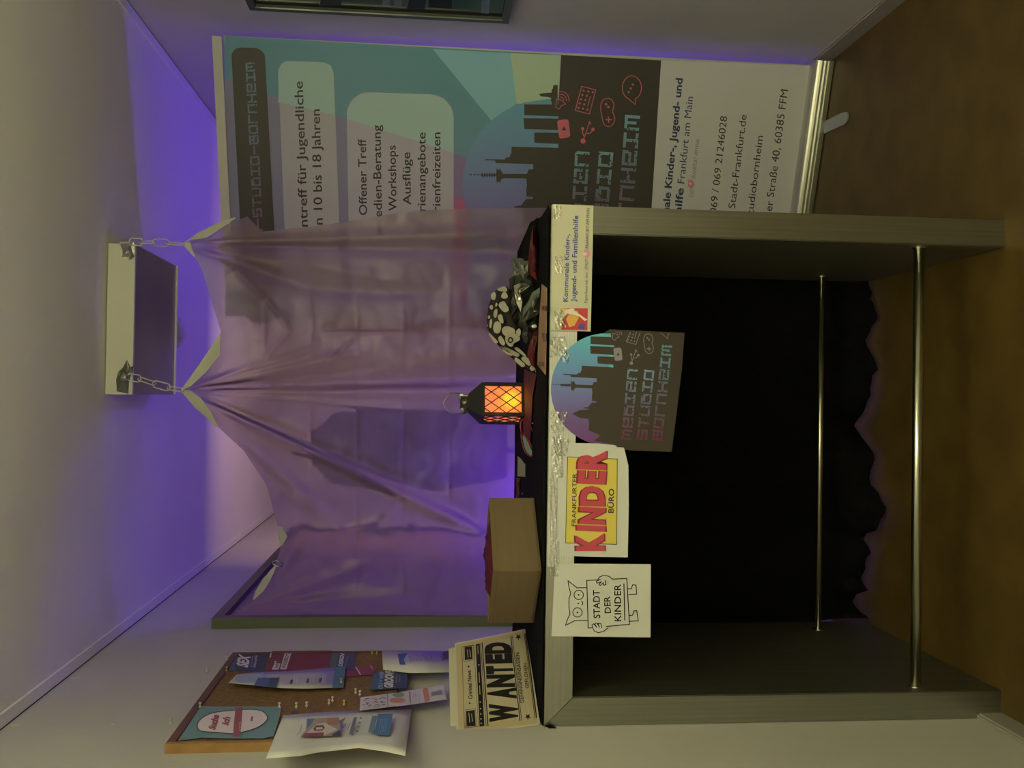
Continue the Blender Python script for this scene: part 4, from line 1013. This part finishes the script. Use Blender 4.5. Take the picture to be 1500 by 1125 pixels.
for y0_, y1_ in ((225, 300), (470, 560), (590, 670)): P.stroke(zn((312+(y0_-225)*.045, y0_), (312+(y1_-225)*.045, y1_)), 1.0, pale, 3)
for a_, b_, w_ in (((338, 202), (388, 958), .8), ((352, 200), (405, 955), 1.5), ((614, 140), (698, 910), 1.2), ((628, 138), (713, 908), .8), ((737, 112), (836, 888), .8), ((748, 112), (850, 885), 1.5)): P.stroke(zn(a_, b_), w_, ib, 1)
# heavy condensed capitals
wl_ = [('W', (665, 920), (655, 757)), ('A', (652, 700), (640, 605)), ('N', (640, 590), (630, 487)), ('T', (625, 482), (617, 405)), ('E', (616, 372), (607, 297)), ('D', (608, 290), (600, 190))]
bl = [('W', 922, 748, 436, 664), ('A', 712, 602, 421, 650), ('N', 606, 482, 412, 636), ('T', 484, 402, 408, 622), ('E', 388, 292, 400, 614), ('D', 299, 186, 393, 607)]
for ch, ya_, yb_, xt, xb in bl:
    a, b = zn((xb, ya_), (xb-6, yb_)); h = (xb-xt)/6.25*.95; a = (a[0]-.9, a[1]-.6); b = (b[0]-.9, b[1]+.6); P.text(ch, *a, *b, h, ib, .075, 2, top=(-h, .8))
a, b = zn((735, 748), (690, 287)); P.text('GEFÄNGNISINSASSEN', *a, *b, 5.6, ib, .01); a, b = zn((780, 613), (762, 385)); P.text('GEFLOHEN', *a, *b, 5.2, ib, .01)
for c in zn((683, 143), (770, 873)):
    P.poly([(c[0]+(5.2 if k % 2 == 0 else 2.0)*math.cos(math.pi*k/5+.3), c[1]+(5.2 if k % 2 == 0 else 2.0)*math.sin(math.pi*k/5+.3)) for k in range(10)], ib, 2)
P.build('lettering', t)
# newspaper lying flat at the table front
pts = [onz(x, y, TT) for x, y in [(793.5, 416), (806, 417), (804.5, 470), (801, 520), (798.5, 549), (787, 534), (789, 480)]]
pts = [V((p.x, max(p.y, TY0-.004), p.z)) for p in pts]
t = thing('newspaper', pts[0], 'brownish newspaper lying flat on the front edge under the spotted scarf', 'newspaper'); slab('paper', pts, (0, 0, 1), .002, mat('brown_newsprint', (.33, .20, .125), .8, 0, .1, (8, 60, 8)), t)
PZ = Plane((0, 0, TT), (0, 0, 1)); P = Print(PZ)
for (xa_, ya_, n_) in ((796, 448, 4), (796, 488, 4), (792, 530, 4), (800, 450, 3), (798, 494, 3)):
    for k in range(n_): P.poly([(xa_+k*1.9-2, ya_), (xa_+k*1.9-1, ya_), (xa_+k*1.9-1, ya_+7), (xa_+k*1.9-2, ya_+6)], ib, 0)
P.build('lettering', t)

# ================================================================== cardboard box
cx = thing('cardboard_box', (-.40, 2.3, TT), 'open brown cardboard box with red cloth, corner-on at the left of the table', 'box')
C0, CL, CR = V((-.400, 2.165, 0)), V((-.553, 2.302, 0)), V((-.250, 2.330, 0)); CB = CL+CR-C0
HB = at(722.5, 841, 2.165).z-TT
def wall_(a, b, z1, th=.005):
    d_ = (b-a).normalized(); n_ = V((d_.y, -d_.x, 0))
    cen = (C0+CB)/2
    if n_.dot(cen-a) < 0: n_ = -n_
    vs_ = [a, b, b+n_*th, a+n_*th]; return [v+V((0, 0, TT)) for v in vs_]+[v+V((0, 0, TT+z1)) for v in vs_]
F6 = [[3, 2, 1, 0], [4, 5, 6, 7], [0, 1, 5, 4], [1, 2, 6, 5], [2, 3, 7, 6], [3, 0, 4, 7]]
for a, b in ((C0, CL), (C0, CR), (CL, CB), (CR, CB)): obj('side', wall_(a, b, HB), F6, M_card, cx)
for a, b in ((C0, CL), (C0, CR)):      # folded rim line
    d_ = (b-a).normalized(); n_ = V((d_.y, -d_.x, 0)); n_ = n_ if n_.dot(V((0, -1, 0))) > 0 else -n_
    vs_ = [a+n_*.0008, b+n_*.0008, b, a]; vs_ = [v+V((0, 0, TT+HB-.012)) for v in vs_]+[v+V((0, 0, TT+HB-.010)) for v in vs_]
    obj('rim_fold', vs_, F6, M_cardin, cx)
obj('bottom', [v+V((0, 0, TT+.001)) for v in (C0, CR, CB, CL)]+[v+V((0, 0, TT+.005)) for v in (C0, CR, CB, CL)], F6, M_card, cx)
# red cloth heaped in the box
vs_ = []; n = 14
for j in range(n+1):
    for i in range(n+1):
        u, v = i/n, j/n; uu, vv = .05+.9*u, .05+.9*v; p = C0+(CR-C0)*uu+(CL-C0)*vv
        e = min(1, 5*min(u, 1-u, v, 1-v)); z = TT+HB-.012+.024*e*(.7+.5*noise.noise(V((u*4, v*4, 2))))+.006*noise.noise(V((u*12, v*12, 3)))
        vs_.append(V((p.x, p.y, z)))
tag(obj('red_cloth', vs_, [[j*(n+1)+i, j*(n+1)+i+1, (j+1)*(n+1)+i+1, (j+1)*(n+1)+i] for j in range(n) for i in range(n)], M_redcloth, None, True), 'red cloth bulging out of the open cardboard box', 'cloth')

# ================================================================== lantern
LX, LY, LW = -.018, 2.63, .043
zb_ = TT; zt_ = at(707, 592, LY).z; zr = at(686, 592, LY).z; zcap = at(674, 592, LY).z; zh = at(650, 592, LY).z
ln_ = thing('lantern', (LX, LY, zb_), 'small black lattice lantern glowing orange in the middle of the table', 'lantern')
LM = Matrix.Translation((LX, LY, 0)) @ Matrix.Rotation(math.radians(16), 4, 'Z')
M_lb = mat('black_lantern', (.012, .012, .010), .5)
bm = bmesh.new(); bx(bm, (-LW-.004, -LW-.004, zb_), (LW+.004, LW+.004, zb_+.008)); bmesh.ops.transform(bm, matrix=LM, verts=bm.verts); bmobj('base_plate', bm, M_lb, ln_); bm = bmesh.new(); bx(bm, (-LW-.004, -LW-.004, zt_-.003), (LW+.004, LW+.004, zt_+.004))
bmesh.ops.transform(bm, matrix=LM, verts=bm.verts); bmobj('top_plate', bm, M_lb, ln_)
for sx in (-1, 1):
    for sy in (-1, 1): box('post', (sx*LW-.005, sy*LW-.005, zb_+.008), (sx*LW+.005, sy*LW+.005, zt_-.003), M_lb, ln_, M=LM)
a, b = LW+.005, .014
vs_ = [LM @ V(p) for p in [(-a, -a, zt_+.004), (a, -a, zt_+.004), (a, a, zt_+.004), (-a, a, zt_+.004), (-b-.008, -b-.008, zr), (b+.008, -b-.008, zr), (b+.008, b+.008, zr), (-b-.008, b+.008, zr)]]
obj('roof', vs_, F6, M_lb, ln_)
crumple('foil_collar', [(673, 577), (686, 577), (688, 590), (684, 606), (676, 608), (674, 600), (676, 590)], LY-.005, .012, M_foil, None, None, 5, ln_, .004)
box('cap', (-.016, -.016, zr), (.016, .016, zcap), M_lb, ln_, M=LM)
tube('handle', [at(*p, LY) for p in [(677, 577), (660, 576), (654, 583), (649.5, 590), (651, 596), (660, 606), (678, 606)]], .0016, mat('wire', (.45, .42, .45), .4, .8), ln_, 8)
def pane_mat():
    m = bpy.data.materials.new('glowing_pane'); m.use_nodes = True; nt = m.node_tree; N = nt.nodes; b = N['Principled BSDF']
    b.inputs['Base Color'].default_value = (.5, .2, .08, 1); tc = N.new('ShaderNodeNewGeometry'); sb = N.new('ShaderNodeVectorMath'); sb.operation = 'DISTANCE'
    fl = at(748, 587, LY-.03); sb.inputs[1].default_value = fl
    nt.links.new(tc.outputs['Position'], sb.inputs[0]); r = N.new('ShaderNodeValToRGB'); mr = N.new('ShaderNodeMapRange'); mr.inputs[1].default_value = 0; mr.inputs[2].default_value = .11
    nt.links.new(sb.outputs['Value'], mr.inputs[0]); nt.links.new(mr.outputs[0], r.inputs[0])
    e = r.color_ramp.elements; e[0].position = .17; e[0].color = (1.0, .60, .02, 1); e[1].position = 1; e[1].color = (.50, .16, .09, 1)
    x = r.color_ramp.elements.new(.27); x.color = (1.0, .26, .04, 1); x = r.color_ramp.elements.new(.45); x.color = (.90, .17, .055, 1)
    nt.links.new(r.outputs[0], b.inputs['Emission Color']); b.inputs['Emission Strength'].default_value = 1.0
    return m
M_pane = pane_mat()
for k in range(4):
    Rk = LM @ Matrix.Rotation(math.pi/2*k, 4, 'Z')
    box('pane', (-LW+.004, -LW+.0005, zb_+.008), (LW-.004, -LW+.0015, zt_-.003), M_pane, ln_, M=Rk)
    H = zt_-zb_-.011; Wd = 2*LW-.008; bm = bmesh.new(); nx_ = 3; nz_ = 3
    def clipseg(x0_, z0_, dx, dz):
        "clip a diagonal to the pane"
        t0, t1 = -9, 9
        for p, d_, lo, hi in ((x0_, dx, 0, Wd), (z0_, dz, 0, H)):
            ta, tb_ = sorted(((lo-p)/d_, (hi-p)/d_)); t0 = max(t0, ta); t1 = min(t1, tb_)
        return (t0, t1) if t1-t0 > 1e-3 else None
    st = Wd/2.6
    for q in range(-6, 9):
        for sg in (1, -1):
            c = clipseg(q*st+(.0 if sg > 0 else 0), 0, sg*.72, 1.0)
            if not c: continue
            pa = V((-LW+.004+q*st+sg*.72*c[0], -LW-.001, zb_+.008+c[0])); pb = V((-LW+.004+q*st+sg*.72*c[1], -LW-.001, zb_+.008+c[1]))
            dd = (pb-pa).normalized(); s_ = V((-dd.z, 0, dd.x))*.0011; o1 = V((0, .0012, 0))
            vv = [bm.verts.new(Rk @ v) for v in (pa+s_-o1, pb+s_-o1, pb-s_-o1, pa-s_-o1, pa+s_+o1, pb+s_+o1, pb-s_+o1, pa-s_+o1)]
            for f in F6: bm.faces.new([vv[i] for i in f])
    bmobj('lattice', bm, M_lb, ln_)
pl_ = bpy.data.lights.new('lantern_glow', 'POINT'); pl_.energy = .035; pl_.color = (1, .35, .08); pl_.shadow_soft_size = .02
po = bpy.data.objects.new('lantern_glow', pl_); link(po, ln_); po.location = (0, -.075, .07)

# ================================================================== pirate props on the table
def blob(name, c, r, m, label, cat, seed=0, amp=.12, sub=4, fn=None, parent=None, flat=TT):
    bm = bmesh.new(); bmesh.ops.create_icosphere(bm, subdivisions=sub, radius=1)
    for v in bm.verts:
        q = v.co.normalized(); k = 1+amp*noise.noise(q*2.2+V((seed, 0, 0)))+amp*.4*noise.noise(q*6+V((0, seed, 0)))
        if fn: k *= fn(q)
        p = V((q.x*r[0]*k, q.y*r[1]*k, q.z*r[2]*k))+V(c); p.z = max(p.z, flat); v.co = p
    o = bmobj(name, bm, m, parent, True)
    if label: tag(o, label, cat)
    return o
M_scarf = mat('black_scarf', (.022, .016, .015), .8); M_spot = mat('cream_spots', (.40, .38, .31), .8, 0, .12, (40, 40, 40))
SY = 2.40
sc = thing('spotted_scarf', (.2, SY, TT), 'black scarf with cream spots bunched over the props right of the lantern', 'scarf')
def zs(x, y): return (700+x/7.03, 400+y/7.03)
outl = [(300, 135), (215, 160), (150, 210), (118, 300), (100, 400), (92, 520), (108, 610), (170, 700), (240, 790), (340, 860), (400, 900), (480, 960), (560, 1010), (600, 985), (560, 900), (470, 830), (400, 780), (430, 640), (440, 560), (380, 520), (330, 420), (320, 300), (320, 180)]
def scarf_depth(p):
    return SY-.05*max(0, 1-((p[0]-330)/300)**2-((p[1]-420)/480)**2)
# body: gridded dome built between the outline and a spine
sp = [(330, 180), (330, 300), (340, 420), (380, 520), (420, 600), (400, 760), (470, 830), (560, 905), (600, 985)]
rim = [(300, 135), (190, 175), (125, 290), (97, 430), (95, 560), (170, 700), (280, 815), (410, 925), (560, 1010)]
sp2 = smoothpts([V(p) for p in sp], 6); rim2 = smoothpts([V(p) for p in rim], 6); nR = 9; vs_ = []
for j in range(nR+1):
    f = j/nR
    for a, b in zip(rim2, sp2):
        p = a.lerp(b, f); bul = math.sin(min(1, f*1.15)*math.pi/2)*min(1, (len(sp2)*1.0)/9)
        vs_.append(at(*zs(p.x, p.y), SY-.055*bul*(1 if p.y < 700 else .5)-.006*noise.noise(V((p.x*.01, p.y*.01, 0)))))
Wn = len(sp2)
o = obj('cloth', vs_, [[j*Wn+i, j*Wn+i+1, (j+1)*Wn+i+1, (j+1)*Wn+i] for j in range(nR) for i in range(Wn-1)], M_scarf, sc, True)
md = o.modifiers.new('t', 'SOLIDIFY'); md.thickness = .012; md.offset = -1
spots = [([(200, 170), (240, 145), (280, 138), (300, 165), (296, 188), (240, 185)], 0), ([(140, 265), (138, 225), (155, 200), (178, 202), (185, 235), (172, 275)], 0), ([(240, 235), (262, 195), (290, 200), (308, 240), (290, 262), (255, 258)], 0), ([(120, 355), (128, 332), (148, 332), (157, 355), (142, 377)], 0),
         ([(215, 335), (235, 298), (270, 292), (290, 320), (320, 370), (300, 398), (262, 395)], 0), ([(163, 440), (165, 400), (182, 372), (200, 378), (198, 430), (182, 462)], 0), ([(205, 460), (215, 430), (245, 428), (260, 470), (262, 515), (235, 508)], 0), ([(102, 460), (108, 438), (122, 438), (126, 460), (114, 470)], 0),
         ([(120, 540), (125, 490), (140, 470), (146, 500), (138, 560), (126, 565)], 0), ([(158, 570), (170, 515), (200, 497), (235, 515), (238, 575), (215, 618), (175, 612)], 0), ([(248, 600), (262, 558), (300, 548), (345, 560), (378, 580), (380, 625), (340, 640), (280, 645)], 0), ([(210, 670), (235, 645), (262, 680), (280, 720), (262, 748), (225, 715)], 0),
         ([(112, 612), (130, 625), (200, 700), (198, 722), (170, 715), (118, 640)], 0), ([(290, 640), (330, 640), (390, 625), (425, 650), (430, 690), (370, 725), (355, 760), (320, 750), (285, 700)], 0), ([(230, 755), (262, 765), (350, 830), (345, 852), (300, 835), (238, 790)], 0), ([(270, 760), (300, 768), (420, 830), (415, 862), (370, 850), (300, 810)], 0),
         ([(380, 880), (400, 870), (480, 935), (478, 960), (450, 965), (385, 905)], 0), ([(450, 870), (490, 860), (552, 910), (550, 940), (520, 952), (460, 900)], 0), ([(535, 980), (560, 945), (585, 955), (590, 985), (560, 1010)], 0), ([(378, 770), (410, 765), (480, 830), (500, 860), (470, 850), (400, 800)], 0), ([(395, 600), (425, 570), (443, 600), (430, 650), (400, 640)], 0),
         ([(95, 545), (96, 530), (102, 532), (103, 547), (98, 550)], 0), ([(180, 330), (190, 305), (202, 318), (190, 345)], 0)]
for s_, _ in spots:
    pts = smoothpts([V(p) for p in s_], 3, True)
    P_ = [at(*zs(p.x, p.y), SY-.070 if p.y < 760 else SY-.045) for p in pts]
    slab('spot', P_, (0, -1, 0), .004, M_spot, sc)
# the ring-like eye print
tube('ring_print', [at(*zs(335+22*math.cos(a), 690+25*math.sin(a)), SY-.072) for a in [2*math.pi*k/12 for k in range(12)]], .0018, M_black, sc, 6, True)
tube('loose_thread', [at(*zs(*p), SY-.04) for p in [(575, 950), (588, 985), (598, 1030), (602, 1080)]], .0012, M_spot, sc, 6)
# dark fabric and foil heaps
crumple('dark_fabric', [zs(*p) for p in [(320, 60), (380, 20), (480, 40), (560, 90), (600, 300), (620, 560), (560, 620), (440, 560), (390, 540), (300, 540), (255, 480), (260, 420), (320, 300), (330, 180)]], 2.37, .03, mat('dark_green_fabric', (.035, .042, .032), .6, 0, .4, (30, 30, 30), .5, 60), 'dark green bunched fabric inside the spotted scarf', 'cloth', 11, amp=.015)
crumple('foil_sheet', [zs(*p) for p in [(650, 140), (560, 200), (520, 290), (470, 360), (460, 460), (440, 500), (500, 490), (600, 440), (640, 400), (655, 300), (660, 200)]], 2.31, .022, M_foilD, 'crumpled grey-green foil in front of the spotted scarf', 'foil', 12, amp=.010)
crumple('foil_strip', [zs(*p) for p in [(370, 130), (430, 105), (520, 115), (540, 130), (470, 135), (400, 140), (390, 200), (410, 280), (450, 340), (440, 400), (395, 300), (375, 200)]], 2.33, .006, M_foil, 'bright crinkled foil edge curling round the dark fabric', 'foil', 13, amp=.004)
crumple('foil_bundle', [(748, 381), (752, 378), (762, 378), (775, 380), (776, 397), (780, 410), (770, 416), (757, 418), (748, 412), (750, 396)], 2.40, .03, M_foilD, 'dark crumpled foil bundle right of the spotted scarf', 'foil', 14, amp=.012)
crumple('foil_cup', [(760, 382), (775, 382), (775, 402), (768, 410), (760, 398)], 2.36, .012, mat('grey_cup', (.18, .19, .17), .5, .4), 'small grey foil cup on top of the foil bundle', 'foil', 15, amp=.004)
crumple('black_mask', [zs(*p) for p in [(470, 560), (530, 540), (560, 600), (550, 680), (520, 750), (470, 700), (450, 640)]], 2.34, .02, mat('black_mesh', (.04, .04, .045), .6, .2, .5, (400, 400, 400)), 'black mesh half mask between the scarf and the newspaper', 'mask', 16, amp=.004)
em = thing('toy_eye', at(*zs(580, 545), 2.29), 'small glossy toy eye peering out below the foil', 'toy')
blob('eyeball', at(*zs(580, 545), 2.30), (.012, .012, .012), M_black, None, None, 1, 0, 3, parent=em, flat=TT); blob('highlight', at(*zs(580, 548), 2.287), (.0045, .003, .007), M_whitepin, None, None, 1, 0, 2, parent=em)
# red cloth runner
def runner(pts, label, seed, z=TT, amp=.006):
    P_ = [V(p) for p in pts]; vs_ = []; n = len(P_)
    m_ = 8; L0, L1 = P_[:n//2], P_[n//2:][::-1]
    for j in range(m_+1):
        for a, b in zip(L0, L1):
            q = a.lerp(b, j/m_); w3 = onz(q.x, q.y, z); w3.z += amp*abs(noise.noise(V((w3.x*30, w3.y*30, seed))))*math.sin(math.pi*j/m_)*2; vs_.append(w3)
    k = len(L0)
    return tag(obj('red_cloth', vs_, [[j*k+i, j*k+i+1, (j+1)*k+i+1, (j+1)*k+i] for j in range(m_) for i in range(k-1)], M_redcloth, None, True), label, 'cloth')
runner([(768, 540), (766, 580), (766, 620), (768, 660), (776, 664), (778, 620), (780, 580), (786, 548)], 'dark red cloth spread under the lantern', 1)
o = crumple('red_bundle', [(781, 330), (786, 345), (789, 370), (789, 395), (787, 412), (776, 402), (774, 380), (776, 355), (779, 340)], 2.34, .03, M_redcloth, 'dark red cloth bundle at the right end of the table', 'cloth', 21, amp=.006)
crumple('red_bundle', [(783, 480), (788, 482), (788, 510), (784, 540), (778, 535), (772, 520), (776, 500)], 2.34, .02, M_redcloth, 'dark red cloth folds between mask and flat newspaper', 'cloth', 22, amp=.006)
crumple('pale_cap', [(774, 356), (780, 354), (783, 362), (781, 374), (775, 376), (772, 366)], 2.42, .01, mat('pale_cap', (.14, .16, .13), .6), 'small pale grey-green cap beside the red cloth bundle', 'cap', 23, amp=.002)
crumple('black_bundle', [(775, 330), (787, 318), (792, 330), (792, 410), (786, 414), (778, 400), (766, 378), (764, 360)], 2.37, .02, M_blackcloth, 'black cloth bundle at the right rear of the table', 'cloth', 24, amp=.008)
# red-rimmed glasses lens lying on the cloth
gl = thing('sunglasses', onz(776, 655, TT), 'red-rimmed glasses with a pale blue lens left of the lantern', 'glasses')
z75b = lambda x, y: (735+x/7.5, 590+y/7.5)
lens = [z75b(*p) for p in [(228, 360), (245, 365), (285, 430), (320, 500), (345, 560), (335, 578), (300, 570), (262, 520), (238, 440)]]
GY = 2.42
slab('lens', [at(*p, GY) for p in [(q.x, q.y) for q in smoothpts([V(p) for p in lens], 3, True)]], (0, -1, 0), .0015, mat('pale_blue_lens', (.20, .27, .29), .15, 0, spec=.6), gl)
M_rim = mat('red_plastic_rim', (.22, .022, .012), .35)
tube('rim', [at(q.x, q.y, GY-.001) for q in smoothpts([V(z75b(*p)) for p in [(215, 345), (240, 345), (290, 410), (330, 480), (362, 545), (350, 585), (300, 580), (250, 520), (225, 430)]], 4, True)], .0022, M_rim, gl, 8, True)
tube('temple', [at(*z75b(*p), GY-.004) for p in [(225, 350), (210, 300), (205, 240), (215, 200), (240, 180)]], .0022, M_rim, gl, 8)
tube('temple', [at(*z75b(*p), GY-.002) for p in [(355, 350), (320, 270), (280, 190), (262, 130)]], .0016, M_rim, gl, 8)
o = slab('paper_card', [at(*z75b(*p), 2.56) for p in [(175, 585), (215, 620), (245, 665), (277, 682), (275, 835), (245, 812), (172, 808)]], (0, -1, 0), .001, mat('greyish_card', (.24, .20, .22), .7)); tag(o, 'crumpled whitish card at the rear edge between glasses and box', 'card')
crumple('brown_pouch', [z75b(*p) for p in [(160, 815), (205, 830), (215, 900), (205, 1000), (185, 1050), (160, 1050)]], 2.60, .01, mat('dark_red_leather', (.07, .018, .012), .5), 'dark reddish pouch at the rear edge beside the cardboard box', 'pouch', 31, amp=.003)
for p, l in (((780, 620), 'tiny glinting bead on the black cloth below the lantern'), ((765.5, 723), 'tiny glinting bead on the black cloth beside the box')):
    blob('glint_bead', onz(*p, TT+.002), (.002, .002, .002), M_silver, l, 'bead', 1, 0, 2, flat=-1)

bpy.data.objects.remove(_fo); bpy.data.curves.remove(_fc)

# ------------------------------------------------ groups of repeats
GROUPS = {'push_pin': 'push pins on and above the cork board', 'tape_strip': 'clear tape strips along the table front', 'tape_scrap': 'bright tape scraps on the left wall', 'chain': 'chains holding the film',
          'led_lamp': 'violet lamps behind the film and banner', 'newspaper': 'newspapers on the bar table', 'paper_sign': 'white papers on the table front', 'flyer': 'flyers on the cork board', 'foil_tape': 'silver tape on the ceiling box', 'glint_bead': 'tiny beads on the black cloth'}
for o in list(bpy.data.objects):
    k = o.name.split('.')[0]
    if o.parent is None and 'label' in o and k in GROUPS: o['group'] = GROUPS[k]
